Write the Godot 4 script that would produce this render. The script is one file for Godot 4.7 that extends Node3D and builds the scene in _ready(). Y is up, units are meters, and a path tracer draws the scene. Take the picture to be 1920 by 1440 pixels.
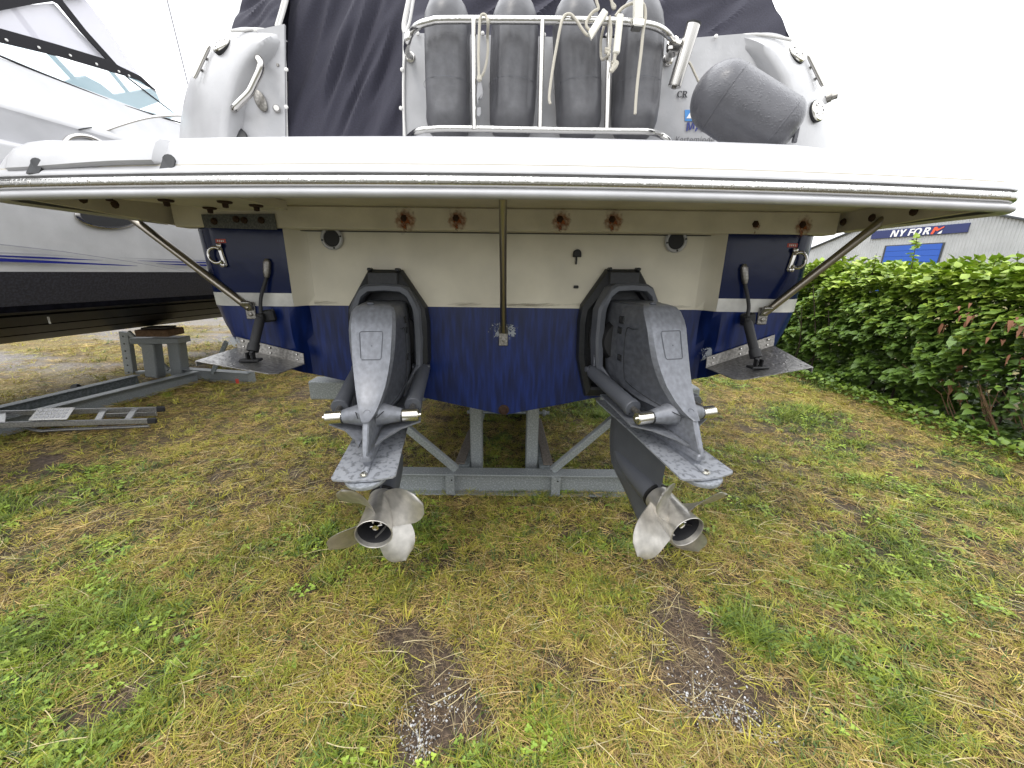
extends Node3D
# Stern of a motor yacht on a galvanised cradle, a second boat to the left, hedge and warehouse to the right.
# y up, metres, camera at the photographer's eye height.

var M := {}
var names := {}
var rng := RandomNumberGenerator.new()


# ------------------------------------------------------------------ geometry collector
class Geo:
	var v := PackedVector3Array()

	func tri(a: Vector3, b: Vector3, c: Vector3) -> void:
		if (b - a).cross(c - a).length_squared() > 1e-16:
			v.append(a); v.append(b); v.append(c)

	func quad(a: Vector3, b: Vector3, c: Vector3, d: Vector3) -> void:
		tri(a, b, c); tri(a, c, d)

	func add(g: Geo, xf := Transform3D()) -> Geo:
		for p in g.v: v.append(xf * p)
		return self

	func xform(xf: Transform3D) -> Geo:
		for i in v.size(): v[i] = xf * v[i]
		return self

	func loft(rings: Array, closed := true, cap := true) -> Geo:
		var n: int = rings[0].size()
		for i in rings.size() - 1:
			var m := n if closed else n - 1
			for j in m:
				var k := (j + 1) % n
				quad(rings[i][j], rings[i][k], rings[i + 1][k], rings[i + 1][j])
		if cap and closed:
			for e in [0, rings.size() - 1]:
				var c := Vector3.ZERO
				for p in rings[e]: c += p
				c /= n
				for j in n:
					if e == 0: tri(rings[e][(j + 1) % n], rings[e][j], c)
					else: tri(rings[e][j], rings[e][(j + 1) % n], c)
		return self

	func box(xf: Transform3D, s: Vector3, bev := 0.004) -> Geo:
		var h := s * 0.5
		bev = minf(bev, minf(h.x, minf(h.y, h.z)) * 0.9)
		var P := func(sx: float, sy: float, sz: float, ax: int) -> Vector3:
			var q := Vector3(sx * (h.x - bev), sy * (h.y - bev), sz * (h.z - bev))
			q[ax] = [sx, sy, sz][ax] * h[ax]
			return xf * q
		for ax in 3:
			var b1 := (ax + 1) % 3
			var b2 := (ax + 2) % 3
			for sg in [-1.0, 1.0]:
				var q := []
				for c in [[-1, -1], [1, -1], [1, 1], [-1, 1]]:
					var t := [0.0, 0.0, 0.0]
					t[ax] = sg; t[b1] = c[0]; t[b2] = c[1]
					q.append(P.call(t[0], t[1], t[2], ax))
				if sg > 0: quad(q[0], q[3], q[2], q[1])
				else: quad(q[0], q[1], q[2], q[3])
			for s1 in [-1.0, 1.0]:
				for s2 in [-1.0, 1.0]:
					var e := []
					for c in [[-1.0, b1], [1.0, b1], [1.0, b2], [-1.0, b2]]:
						var t := [0.0, 0.0, 0.0]
						t[ax] = c[0]; t[b1] = s1; t[b2] = s2
						e.append(P.call(t[0], t[1], t[2], c[1]))
					if s1 * s2 > 0: quad(e[0], e[3], e[2], e[1])
					else: quad(e[0], e[1], e[2], e[3])
		for sx in [-1.0, 1.0]:
			for sy in [-1.0, 1.0]:
				for sz in [-1.0, 1.0]:
					var q := [P.call(sx, sy, sz, 0), P.call(sx, sy, sz, 1), P.call(sx, sy, sz, 2)]
					if sx * sy * sz > 0: tri(q[0], q[2], q[1])
					else: tri(q[0], q[1], q[2])
		return self

	func beam(a: Vector3, b: Vector3, w: float, h: float, up := Vector3.UP, bev := 0.004) -> Geo:
		var z := (b - a).normalized()
		var x := up.cross(z).normalized()
		return box(Transform3D(Basis(x, z.cross(x), z), (a + b) * 0.5), Vector3(w, h, a.distance_to(b)), bev)

	func tube(pts: Array, r: Variant, n := 12, cap := true) -> Geo:
		var rings := []
		var x := Vector3.ZERO
		for i in pts.size():
			var t: Vector3 = (pts[mini(i + 1, pts.size() - 1)] - pts[maxi(i - 1, 0)]).normalized()
			if x == Vector3.ZERO: x = t.cross(Vector3.UP if absf(t.y) < 0.9 else Vector3.RIGHT).normalized()
			x = (x - t * x.dot(t)).normalized()
			var y := t.cross(x)
			var rr: float = r[i] if r is Array else r
			var ring := PackedVector3Array()
			for j in n: ring.append(pts[i] + (x * cos(TAU * j / n) - y * sin(TAU * j / n)) * rr)
			rings.append(ring)
		return loft(rings, true, cap)

	func lathe(xf: Transform3D, prof: Array, n := 24, cap := true) -> Geo:
		var rings := []
		for p in prof:
			var ring := PackedVector3Array()
			for j in n: ring.append(xf * Vector3(p.x * cos(TAU * j / n), p.y, p.x * sin(TAU * j / n)))
			rings.append(ring)
		return loft(rings, true, cap)

	# a flat outline given in 3-D, given thickness along t, its edges chamfered
	func slab(poly: Array, t: Vector3, bev := 0.0) -> Geo:
		var n := poly.size()
		var nn := t.normalized()
		var x: Vector3 = (poly[1] - poly[0]).normalized()
		x = (x - nn * x.dot(nn)).normalized()
		var y := nn.cross(x)
		var flat := PackedVector2Array()
		for p in poly: flat.append(Vector2(p.dot(x), p.dot(y)))
		var area := 0.0
		for i in n: area += flat[i].cross(flat[(i + 1) % n])
		var sg := 1.0 if area > 0 else -1.0
		var inset := []
		for i in n:
			var d0 := (flat[i] - flat[i - 1]).normalized()
			var d1 := (flat[(i + 1) % n] - flat[i]).normalized()
			var n0 := Vector2(-d0.y, d0.x) * sg
			var n1 := Vector2(-d1.y, d1.x) * sg
			var m := (n0 + n1)
			m = m / maxf(0.3, m.length_squared() * 0.5) * bev
			inset.append(poly[i] + x * m.x + y * m.y)
		var idx := Geometry2D.triangulate_polygon(flat)
		var top := []
		var mid := []
		for i in n:
			top.append((inset[i] if bev > 0 else poly[i]) + t)
			mid.append(poly[i] + t - nn * bev)
		for k in range(0, idx.size(), 3):
			tri(top[idx[k]], top[idx[k + 1]], top[idx[k + 2]])
			tri(poly[idx[k]], poly[idx[k + 2]], poly[idx[k + 1]])
		for i in n:
			var j := (i + 1) % n
			quad(poly[i], poly[j], mid[j], mid[i])
			if bev > 0: quad(mid[i], mid[j], top[j], top[i])
		return self

	func mesh(mat: Material, crease := 40.0) -> ArrayMesh:
		var nf := v.size() / 3
		var fn := PackedVector3Array()
		var at := {}
		for f in nf:
			fn.append((v[f * 3 + 2] - v[f * 3]).cross(v[f * 3 + 1] - v[f * 3]))
			for k in 3:
				var key := Vector3i((v[f * 3 + k] * 5000.0).round())
				if at.has(key): at[key].append(f)
				else: at[key] = PackedInt32Array([f])
		var cosc := cos(deg_to_rad(crease))
		var nor := PackedVector3Array()
		nor.resize(v.size())
		for f in nf:
			var u := fn[f].normalized()
			for k in 3:
				var s := Vector3.ZERO
				for o in at[Vector3i((v[f * 3 + k] * 5000.0).round())]:
					if fn[o].normalized().dot(u) > cosc: s += fn[o]
				nor[f * 3 + k] = s.normalized() if s.length_squared() > 0 else u
		var a := []
		a.resize(Mesh.ARRAY_MAX)
		a[Mesh.ARRAY_VERTEX] = v
		a[Mesh.ARRAY_NORMAL] = nor
		var m := ArrayMesh.new()
		m.add_surface_from_arrays(Mesh.PRIMITIVE_TRIANGLES, a)
		m.surface_set_material(0, mat)
		return m


func curve(pts: Array, k := 5) -> Array:
	var out := []
	for i in pts.size() - 1:
		for j in k:
			var a = pts[maxi(i - 1, 0)]
			var d = pts[mini(i + 2, pts.size() - 1)]
			out.append(pts[i].cubic_interpolate(pts[i + 1], a, d, float(j) / k))
	out.append(pts[-1])
	return out


func frame(o: Vector3, y: Vector3, hint := Vector3.RIGHT) -> Transform3D:
	y = y.normalized()
	if absf(y.dot(hint)) > 0.95: hint = Vector3.BACK
	var x := (hint - y * hint.dot(y)).normalized()
	return Transform3D(Basis(x, y, x.cross(y)), o)


# ------------------------------------------------------------------ naming, tagging
func numbered(called: String) -> String:
	names[called] = names.get(called, -1) + 1
	return called if names[called] == 0 else "%s_%03d" % [called, names[called]]


func org(n: Node) -> Vector3:
	return Vector3.ZERO if n == self or n == null else n.position + org(n.get_parent())


func tag(o: Node, label: String, category: String, group := "") -> Node:
	o.set_meta("label", label)
	o.set_meta("category", category)
	if group: o.set_meta("group", group)
	return o


func thing(called: String, at: Vector3, label: String, category: String, group := "") -> Node3D:
	var o := Node3D.new()
	o.name = numbered(called)
	add_child(o)
	o.position = at
	tag(o, label, category, group)
	return o


func sub(called: String, at: Vector3, parent: Node, label := "") -> Node3D:
	var o := Node3D.new()
	o.name = called
	parent.add_child(o, true)
	o.position = at - org(parent)
	if label: o.set_meta("label", label)
	return o


# geometry in world coordinates becomes one mesh under parent
func put(g: Geo, called: String, mat: Material, parent: Node = self, crease := 40.0, label := "") -> MeshInstance3D:
	return place(g.mesh(mat, crease), called, parent, Transform3D(), label)


func place(m: Mesh, called: String, parent: Node, xf: Transform3D, label := "", mat: Material = null) -> MeshInstance3D:
	var o := MeshInstance3D.new()
	o.mesh = m
	o.name = numbered(called) if parent == self else called
	parent.add_child(o, true)
	xf.origin -= org(parent)
	o.transform = xf
	if mat: o.material_override = mat
	if label: o.set_meta("label", label)
	return o


func text(s: String, font: Font, height: float, xf: Transform3D, mat: Material, parent: Node, called: String, depth := 0.002) -> MeshInstance3D:
	var t := TextMesh.new()
	t.text = s
	t.font = font
	t.font_size = 64
	t.pixel_size = height / 46.0
	t.depth = depth
	t.material = mat
	return place(t, called, parent, xf)


# ------------------------------------------------------------------ materials
func lin(r: float, g: float, b: float) -> Color:
	return Color(r, g, b).linear_to_srgb()


func ntex(freq: float, sd: int, lo: Color, hi: Color, kind := FastNoiseLite.TYPE_SIMPLEX_SMOOTH, oct := 4, size := 512, mid := 0.5, width := 0.5) -> NoiseTexture2D:
	var n := FastNoiseLite.new()
	n.noise_type = kind
	n.seed = sd
	n.frequency = freq
	n.fractal_octaves = oct
	var t := NoiseTexture2D.new()
	t.noise = n
	t.width = size; t.height = size
	t.seamless = true
	var r := Gradient.new()
	r.offsets = PackedFloat32Array([clampf(mid - width, 0, 1), clampf(mid + width, 0, 1)])
	r.colors = PackedColorArray([lo, hi])
	t.color_ramp = r
	return t


func nbump(freq: float, sd: int, strength: float, kind := FastNoiseLite.TYPE_SIMPLEX_SMOOTH, oct := 4) -> NoiseTexture2D:
	var n := FastNoiseLite.new()
	n.noise_type = kind
	n.seed = sd
	n.frequency = freq
	n.fractal_octaves = oct
	var t := NoiseTexture2D.new()
	t.noise = n
	t.width = 512; t.height = 512
	t.seamless = true
	t.as_normal_map = true
	t.bump_strength = strength
	return t


func grey(x: float) -> Color:
	return Color(x, x, x)


func mat(called: String, c: Color, rough: float, metal := 0.0, alb: Texture2D = null, nrm: Texture2D = null, scale := 1.0, nscale := 1.0) -> StandardMaterial3D:
	var m := StandardMaterial3D.new()
	m.resource_name = called
	m.albedo_color = c
	m.roughness = rough
	m.metallic = metal
	if alb: m.albedo_texture = alb
	if nrm:
		m.normal_enabled = true
		m.normal_texture = nrm
		m.normal_scale = nscale
	if alb or nrm:
		m.uv1_triplanar = true
		m.uv1_world_triplanar = true
		m.uv1_scale = Vector3.ONE * scale
	M[called] = m
	return m


func drops_normal(count: int, rmin: float, rmax: float, sd: int, depth := 3.0) -> ImageTexture:
	var r := RandomNumberGenerator.new()
	r.seed = sd
	var im := Image.create(512, 512, false, Image.FORMAT_RGBA8)
	im.fill(Color(0, 0, 0))
	for i in count:
		var c := Vector2(r.randf() * 512, r.randf() * 512)
		var rad := lerpf(rmin, rmax, pow(r.randf(), 3.0))
		var k := r.randf_range(0.8, 1.3)
		for y in range(-int(rad * k) - 1, int(rad * k) + 2):
			for x in range(-int(rad) - 1, int(rad) + 2):
				var d := Vector2(x / rad, y / (rad * k)).length()
				if d < 1.0:
					var px := posmod(int(c.x) + x, 512)
					var py := posmod(int(c.y) + y, 512)
					var h := sqrt(1.0 - d * d)
					if h > im.get_pixel(px, py).r: im.set_pixel(px, py, grey(h))
	im.bump_map_to_normal_map(depth)
	return ImageTexture.create_from_image(im)


func make_materials() -> void:
	var dirt := ntex(0.006, 3, grey(0.9), grey(1.0), FastNoiseLite.TYPE_SIMPLEX_SMOOTH, 5)
	var streak := ntex(0.012, 5, grey(0.72), grey(1.0), FastNoiseLite.TYPE_SIMPLEX_SMOOTH, 5)
	var mottle := ntex(0.03, 8, grey(0.62), grey(1.0), FastNoiseLite.TYPE_SIMPLEX_SMOOTH, 5)
	var speck := ntex(0.09, 9, grey(0.7), grey(1.0), FastNoiseLite.TYPE_SIMPLEX, 3)
	var spangle := ntex(0.06, 11, grey(0.72), grey(1.0), FastNoiseLite.TYPE_CELLULAR, 2)
	var fine := nbump(0.15, 21, 2.0)
	var wavy := nbump(0.01, 22, 1.5)
	var rough_n := nbump(0.04, 23, 4.0)
	var drops := drops_normal(900, 2.0, 7.0, 4)
	var drops_big := drops_normal(500, 3.0, 11.0, 7, 4.0)
	# boat
	mat("gelcoat", lin(0.47, 0.47, 0.483), 0.28, 0.0, dirt, drops, 1.6, 0.06)
	mat("gelcoat_dry", lin(0.72, 0.71, 0.67), 0.35, 0.0, streak, null, 0.9)
	mat("gelcoat_bounce", lin(0.70, 0.655, 0.53), 0.35, 0.0, dirt, null, 0.8)  # same white gelcoat, warm light bounced off the ground put into its colour
	mat("underside", lin(0.60, 0.55, 0.44), 0.5, 0.0, dirt, rough_n, 1.3, 0.15)
	var nv := mat("navy", lin(0.006, 0.012, 0.055), 0.12, 0.0, null, wavy, 1.0, 0.12)
	nv.metallic_specular = 0.36
	var anti := mat("antifoul", lin(0.006, 0.023, 0.145), 0.28, 0.0, ntex(0.02, 31, grey(0.55), grey(1.0), FastNoiseLite.TYPE_SIMPLEX_SMOOTH, 5), null, 1.0)
	anti.uv1_scale = Vector3(3.0, 0.35, 3.0)
	mat("steel", lin(0.62, 0.60, 0.57), 0.16, 1.0, null, null)
	mat("steel_dark", lin(0.30, 0.27, 0.23), 0.3, 0.95)
	mat("steel_wet", lin(0.60, 0.59, 0.57), 0.2, 1.0, null, drops, 3.0, 0.35)
	mat("steel_dull", lin(0.42, 0.40, 0.37), 0.38, 0.9, mottle, null, 4.0)
	mat("tab_steel", lin(0.46, 0.45, 0.44), 0.34, 0.75, mottle, drops_big, 3.0, 0.8)
	mat("nickel", lin(0.72, 0.70, 0.64), 0.22, 1.0)
	mat("prop", lin(0.62, 0.595, 0.55), 0.38, 0.75, ntex(0.015, 71, grey(0.78), grey(1.0), FastNoiseLite.TYPE_SIMPLEX_SMOOTH, 5), wavy, 3.0, 0.15)
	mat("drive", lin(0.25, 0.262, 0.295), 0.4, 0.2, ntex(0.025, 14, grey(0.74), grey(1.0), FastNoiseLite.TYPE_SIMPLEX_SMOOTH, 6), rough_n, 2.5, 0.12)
	mat("drive_shaded", lin(0.135, 0.143, 0.165), 0.42, 0.2, ntex(0.02, 19, grey(0.72), grey(1.0), FastNoiseLite.TYPE_SIMPLEX_SMOOTH, 6), rough_n, 2.5, 0.12)  # darker copy of the drive paint, side-face shade put into the colour
	mat("drive_dark", lin(0.105, 0.112, 0.13), 0.45, 0.15, dirt, rough_n, 2.0, 0.12)
	mat("drive_worn", lin(0.34, 0.355, 0.39), 0.38, 0.25, ntex(0.03, 15, grey(0.68), grey(1.0), FastNoiseLite.TYPE_SIMPLEX_SMOOTH, 6, 512, 0.3, 0.16), rough_n, 2.2, 0.12)
	mat("shield", lin(0.024, 0.026, 0.03), 0.5, 0.0, mottle, null, 3.0)
	mat("black", lin(0.008, 0.008, 0.009), 0.55)
	mat("rubber", lin(0.016, 0.016, 0.018), 0.6)
	mat("zinc", lin(0.5, 0.53, 0.58), 0.55, 0.3, mottle, null, 4.0)
	mat("canvas", lin(0.028, 0.027, 0.048), 0.85, 0.0, speck, nbump(0.2, 41, 1.5), 2.0, 0.3)
	M["canvas"].rim_enabled = true
	M["canvas"].rim = 0.3
	mat("canvas_trim", lin(0.75, 0.74, 0.72), 0.6)
	mat("fender", lin(0.115, 0.115, 0.125), 0.38, 0.0, ntex(0.02, 16, grey(0.84), grey(1.0), FastNoiseLite.TYPE_SIMPLEX_SMOOTH, 5), drops_normal(2600, 1.2, 3.5, 9), 2.2, 0.16)
	mat("fender_wet", lin(0.105, 0.105, 0.117), 0.3, 0.0, dirt, drops_big, 5.0, 0.75)
	mat("rope", lin(0.5, 0.47, 0.4), 0.8, 0.0, null, rough_n, 12.0, 0.8)
	mat("clip", lin(0.72, 0.7, 0.62), 0.5)
	mat("hook", lin(0.3, 0.3, 0.31), 0.45)
	mat("red_label", lin(0.5, 0.06, 0.04), 0.4)
	mat("sticker_blue", lin(0.06, 0.25, 0.6), 0.4)
	mat("ink", lin(0.02, 0.02, 0.025), 0.5)
	mat("ink_blue", lin(0.02, 0.03, 0.2), 0.4)
	mat("ink_grey", lin(0.12, 0.12, 0.13), 0.5)
	mat("rust_dark", lin(0.06, 0.028, 0.014), 0.8, 0.2, mottle, rough_n, 8.0, 0.8)
	mat("galv_old", lin(0.16, 0.165, 0.16), 0.6, 0.3, mottle, null, 5.0)
	# stands
	mat("galv", lin(0.40, 0.43, 0.44), 0.48, 0.35, spangle, null, 3.0)
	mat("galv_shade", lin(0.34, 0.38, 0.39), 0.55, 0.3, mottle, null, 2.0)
	mat("alu", lin(0.6, 0.6, 0.6), 0.35, 0.8, mottle, null, 4.0)
	mat("wood", lin(0.26, 0.15, 0.08), 0.8, 0.0, streak, rough_n, 3.0, 0.5)
	mat("wood_grey", lin(0.2, 0.17, 0.14), 0.85, 0.0, mottle, rough_n, 3.0, 0.5)
	# second boat
	mat("white_hull", lin(0.54, 0.54, 0.552), 0.3, 0.0, dirt, drops, 1.2, 0.06)
	var blk := mat("black_hull", lin(0.006, 0.006, 0.009), 0.35, 0.0, ntex(0.03, 17, grey(0.5), grey(1.0)), null, 1.0)
	blk.metallic_specular = 0.16
	mat("chalky", lin(0.035, 0.035, 0.05), 0.6, 0.0, ntex(0.045, 18, grey(0.68), grey(1.0), FastNoiseLite.TYPE_SIMPLEX_SMOOTH, 5, 512, 0.5, 0.15), null, 2.0)
	mat("stripe_blue", lin(0.015, 0.02, 0.16), 0.25)
	mat("stripe_grey", lin(0.25, 0.25, 0.27), 0.3)
	mat("panel_grey", lin(0.46, 0.46, 0.48), 0.35, 0.0, dirt, null, 1.0)
	mat("black_cloth", lin(0.014, 0.013, 0.018), 0.8, 0.0, speck, null, 2.0)
	var vin := mat("vinyl", Color(0.86, 0.855, 0.89, 0.75), 0.3)
	vin.transparency = BaseMaterial3D.TRANSPARENCY_ALPHA
	var gl := mat("tinted_glass", Color(0.72, 0.84, 0.88, 0.5), 0.05)
	gl.transparency = BaseMaterial3D.TRANSPARENCY_ALPHA
	mat("cabin", lin(0.2, 0.2, 0.21), 0.7)
	# warehouse
	mat("sheet", lin(0.46, 0.47, 0.48), 0.5, 0.0, dirt, null, 0.2)
	mat("sign_blue", lin(0.02, 0.03, 0.12), 0.4)
	mat("door_blue", lin(0.02, 0.09, 0.42), 0.45)
	mat("sign_white", lin(0.85, 0.85, 0.85), 0.5)
	mat("sign_red", lin(0.75, 0.1, 0.04), 0.5)
	mat("dark_trim", lin(0.04, 0.045, 0.05), 0.5)
	# plants, ground
	var gr := mat("soil", Color.WHITE, 0.95, 0.0, ntex(0.05, 51, grey(0.5), grey(1.0), FastNoiseLite.TYPE_SIMPLEX_SMOOTH, 5), nbump(0.05, 52, 6.0), 1.1, 0.7)
	gr.vertex_color_use_as_albedo = true
	for k in ["blade", "leaf_mass"]:
		var m := mat(k, Color.WHITE, 0.55)
		m.vertex_color_use_as_albedo = true
		m.backlight_enabled = true
		m.backlight = lin(0.16, 0.2, 0.03)
		m.cull_mode = BaseMaterial3D.CULL_DISABLED
	M["leaf_mass"].roughness = 0.5
	var tones := [lin(0.14, 0.225, 0.028), lin(0.2, 0.295, 0.038), lin(0.27, 0.375, 0.05), lin(0.10, 0.175, 0.028), lin(0.33, 0.42, 0.065)]
	for i in tones.size():
		var m := mat("leaf%d" % i, tones[i], 0.5)
		m.backlight_enabled = true
		m.backlight = lin(0.16, 0.2, 0.03)
	mat("leaf_dry", lin(0.24, 0.105, 0.055), 0.7)
	mat("bark", lin(0.07, 0.05, 0.035), 0.9, 0.0, mottle, rough_n, 4.0, 0.8)
	mat("chips", lin(0.62, 0.62, 0.62), 0.7).vertex_color_use_as_albedo = true
	# stains: soft-edged patches with their own colour
	for d in [["rust", Color(0.55, 0.29, 0.10), 0.8, 61], ["scuff", Color(0.62, 0.64, 0.66), 0.8, 62], ["grime", Color(0.3, 0.26, 0.18), 0.3, 63]]:
		var n := FastNoiseLite.new()
		n.seed = d[3]
		n.frequency = 0.035
		n.fractal_octaves = 4
		var im := Image.create(128, 128, false, Image.FORMAT_RGBA8)
		for y in 128:
			for x in 128:
				var r := Vector2(x - 63.5, y - 63.5).length() / 64.0
				var a := clampf(1.15 - r * 1.5 + n.get_noise_2d(x, y) * 0.8, 0, 1)
				if d[0] == "scuff": a = smoothstep(0.35, 0.6, a + n.get_noise_2d(x * 4, y * 4) * 0.5)
				if r > 0.97: a = 0.0
				var c: Color = d[1]
				im.set_pixel(x, y, Color(c.r, c.g, c.b, a * d[2]))
		var m := StandardMaterial3D.new()
		m.resource_name = d[0]
		m.albedo_texture = ImageTexture.create_from_image(im)
		m.transparency = BaseMaterial3D.TRANSPARENCY_ALPHA
		m.roughness = 0.7
		m.texture_repeat = false
		M[d[0]] = m


func stain(kind: String, c: Vector3, w: float, h: float, parent: Node) -> void:
	var q := QuadMesh.new()
	q.size = Vector2(w, h)
	q.material = M[kind]
	place(q, "stain", parent, Transform3D(Basis(), c))


# ------------------------------------------------------------------ the motor yacht
const BX := -0.04   # centreline
var boat: Node3D


func hull_w(y: float) -> float:   # half beam at the transom
	if y > 1.27: return lerpf(1.53, 1.55, clampf((y - 1.27) / 0.4, 0, 1))
	return lerpf(1.40, 1.53, pow(clampf((y - 0.98) / 0.29, 0, 1), 0.6))


func hull_bottom(x: float) -> float:   # lowest point of the transom at x
	var ax := absf(x)
	if ax < 1.06: return 0.668 + 0.228 * ax / 1.06
	if ax < 1.13: return lerpf(0.896, 0.945, (ax - 1.06) / 0.07)
	return lerpf(0.945, 0.99, clampf((ax - 1.13) / 0.25, 0, 1))


func transom_z(x: float, y: float) -> float:
	var ax := absf(x)
	var e := lerpf(1.09, 1.04, clampf((y - 1.0) / 0.3, 0, 1))
	var z := -2.05 + 0.085 * smoothstep(e - 0.03, e + 0.03, ax)
	var d := ax - (hull_w(y) - 0.15)
	if d > 0: z -= 0.15 - sqrt(maxf(0.0, 0.0225 - d * d))
	return z


# one colour band of the transom between two heights and two distances from the centreline
func transom_band(x0: float, x1: float, lo: Callable, hi: Callable, nx: int, ny := 8) -> Geo:
	var rings := []
	for i in ny + 1:
		var ring := PackedVector3Array()
		for j in nx + 1:
			var x := lerpf(x0, x1, float(j) / nx)
			var ya: float = lo.call(x)
			var yb: float = hi.call(x)
			var y := lerpf(ya, yb, float(i) / ny)
			var xx := clampf(x, -hull_w(y), hull_w(y))
			ring.append(Vector3(BX + xx, y, transom_z(xx, y)))
		rings.append(ring)
	return Geo.new().loft(rings, false)


func hull_side_band(y0: float, y1: float, s: float) -> Geo:
	var rings := []
	for i in 9:
		var y := lerpf(y0, y1, i / 8.0)
		var ring := PackedVector3Array()
		for j in 25:
			var t := j / 24.0
			var z := -2.115 - 8.5 * t
			var w := hull_w(y) * (1.0 - pow(t, 3.0)) + 0.12 * t * (1.0 - t)
			ring.append(Vector3(BX + s * w, y + 0.35 * t * t, z))
		rings.append(ring)
	return Geo.new().loft(rings, false)


func build_boat() -> void:
	boat = thing("motor_yacht", Vector3(BX, 0.67, -2.05), "navy and white motor yacht with twin sterndrives and broad swim platform, stern to the viewer", "boat")
	var flat := func(y: float) -> Callable: return func(_x: float) -> float: return y
	# transom: antifouling, white waterline stripe, navy wings, centre tinted for ground bounce
	var g := transom_band(-1.54, 1.54, hull_bottom, flat.call(1.27), 90, 10)
	for s in [-1, 1]:
		g.add(hull_side_band(0.99, 1.27, s))
		var rings := []
		for i in 7:
			var x = s * 1.4 * i / 6.0
			var ring := PackedVector3Array()
			for j in 17:
				var t := j / 16.0
				ring.append(Vector3(BX + x * (1.0 - pow(t, 3.0)), hull_bottom(x) + 0.6 * pow(t, 3.0), -2.05 - 8.5 * t))
			rings.append(ring)
		g.add(Geo.new().loft(rings, false))
	put(g, "hull_bottom", M.antifoul, boat, 30)
	g = Geo.new()
	for s in [-1, 1]:
		g.add(transom_band(s * 1.55, s * 1.066, flat.call(1.27), flat.call(1.335), 30, 3))
		g.add(hull_side_band(1.27, 1.335, s))
	put(g, "waterline_stripe", M.gelcoat_dry, boat, 30)
	put(transom_band(-1.066, 1.066, flat.call(1.27), flat.call(1.76), 60, 10), "transom", M.gelcoat_bounce, boat, 30)
	for s in [-1, 1]:
		put(transom_band(s * 1.56, s * 1.066, flat.call(1.335), flat.call(1.76), 30, 8), "transom_wing", M.navy, boat, 30)
		put(hull_side_band(1.335, 1.95, s), "hull_side", M.navy, boat, 30)
	# drain plug, centre foot scuffs
	put(Geo.new().lathe(frame(Vector3(-0.045, 0.70, -2.05), Vector3.BACK), [Vector2(0.03, 0), Vector2(0.03, 0.006), Vector2(0.02, 0.012), Vector2(0.018, 0.012), Vector2(0.016, 0.004), Vector2(0.001, 0.004)]), "drain_plug", M.rust_dark, boat)
	stain("scuff", Vector3(-0.045, 1.15, -2.046), 0.2, 0.16, boat)
	stain("scuff", Vector3(1.038, 1.044, -1.99), 0.14, 0.14, boat)
	stain("scuff", Vector3(-1.435, 1.091, -1.95), 0.12, 0.1, boat)
	# waterline scum and drips
	var sr := RandomNumberGenerator.new()
	sr.seed = 12
	for i in 9: stain("grime", Vector3(BX - 0.95 + 0.235 * i + sr.randfn() * 0.05, 1.284 + sr.randf() * 0.008, -2.0475 + 0.0002 * i), sr.randf_range(0.2, 0.4), sr.randf_range(0.02, 0.035), boat)
	# round vents
	for c in [Vector3(-0.908, 1.601, -2.045), Vector3(0.809, 1.608, -2.045)]:
		var r := put(Geo.new().lathe(frame(c, Vector3.BACK), [Vector2(0.056, 0), Vector2(0.056, 0.006), Vector2(0.05, 0.012), Vector2(0.042, 0.012), Vector2(0.038, 0.0)], 32, false), "vent_flange", M.gelcoat, boat)
		put(Geo.new().lathe(frame(c + Vector3(0, 0, 0.002), Vector3.BACK), [Vector2(0.04, 0), Vector2(0.04, 0.003)], 32), "vent_opening", M.black, r)
		for k in 4:
			put(Geo.new().lathe(frame(c + Vector3(0.047 * cos(0.2 + k * PI / 2), 0.047 * sin(0.2 + k * PI / 2), 0.012), Vector3.BACK), [Vector2(0.005, 0), Vector2(0.004, 0.003)], 10), "screw", M.black, r)
	# shore power cap with its tail, small fitting under it
	var pc: Vector3 = Vector3(0.32, 1.542, -2.045)
	var poly := []
	for i in 13: poly.append(pc + Vector3(0.021 * cos(PI * i / 12.0), 0.021 * sin(PI * i / 12.0), 0))
	poly.append(pc + Vector3(-0.021, -0.016, 0)); poly.append(pc + Vector3(0.021, -0.016, 0))
	put(Geo.new().slab(poly, Vector3(0, 0, 0.012), 0.003).box(Transform3D(Basis(), pc + Vector3(-0.003, -0.032, 0.006)), Vector3(0.009, 0.04, 0.01), 0.003), "socket_cap", M.black, boat)
	put(Geo.new().box(Transform3D(Basis(), Vector3(0.324, 1.38, -2.043)), Vector3(0.025, 0.014, 0.012), 0.003), "small_fitting", M.black, boat)
	# tow eyes and their red labels
	for e in [[Vector3(-1.426, 1.511, -1.97), Vector3(-1.412, 1.577, -1.965), -1.0], [Vector3(1.362, 1.521, -1.97), Vector3(1.341, 1.589, -1.965), 1.0]]:
		var c: Vector3 = e[0]
		var pts := []
		for i in 15:
			var a := deg_to_rad(-130 + 260.0 * i / 14.0)
			pts.append(c + Vector3(e[2] * (0.012 + 0.036 * cos(a)), 0.036 * sin(a), 0.02))
		g = Geo.new().tube(pts, 0.0075, 10)
		g.box(Transform3D(Basis(Vector3.BACK, -0.15 * e[2]), c + Vector3(-0.012 * e[2], 0, 0.012)), Vector3(0.022, 0.105, 0.012), 0.005)
		for k in [-1, 1]: g.lathe(frame(c + Vector3(-0.012 * e[2] , 0.045 * k, 0.016), Vector3.BACK), [Vector2(0.012, 0), Vector2(0.011, 0.008), Vector2(0.004, 0.011)], 14)
		put(g, "tow_eye", M.steel, boat)
		var lb := put(Geo.new().box(Transform3D(Basis(), e[1]), Vector3(0.05, 0.018, 0.003), 0.001), "warning_label", M.red_label, boat)
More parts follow.
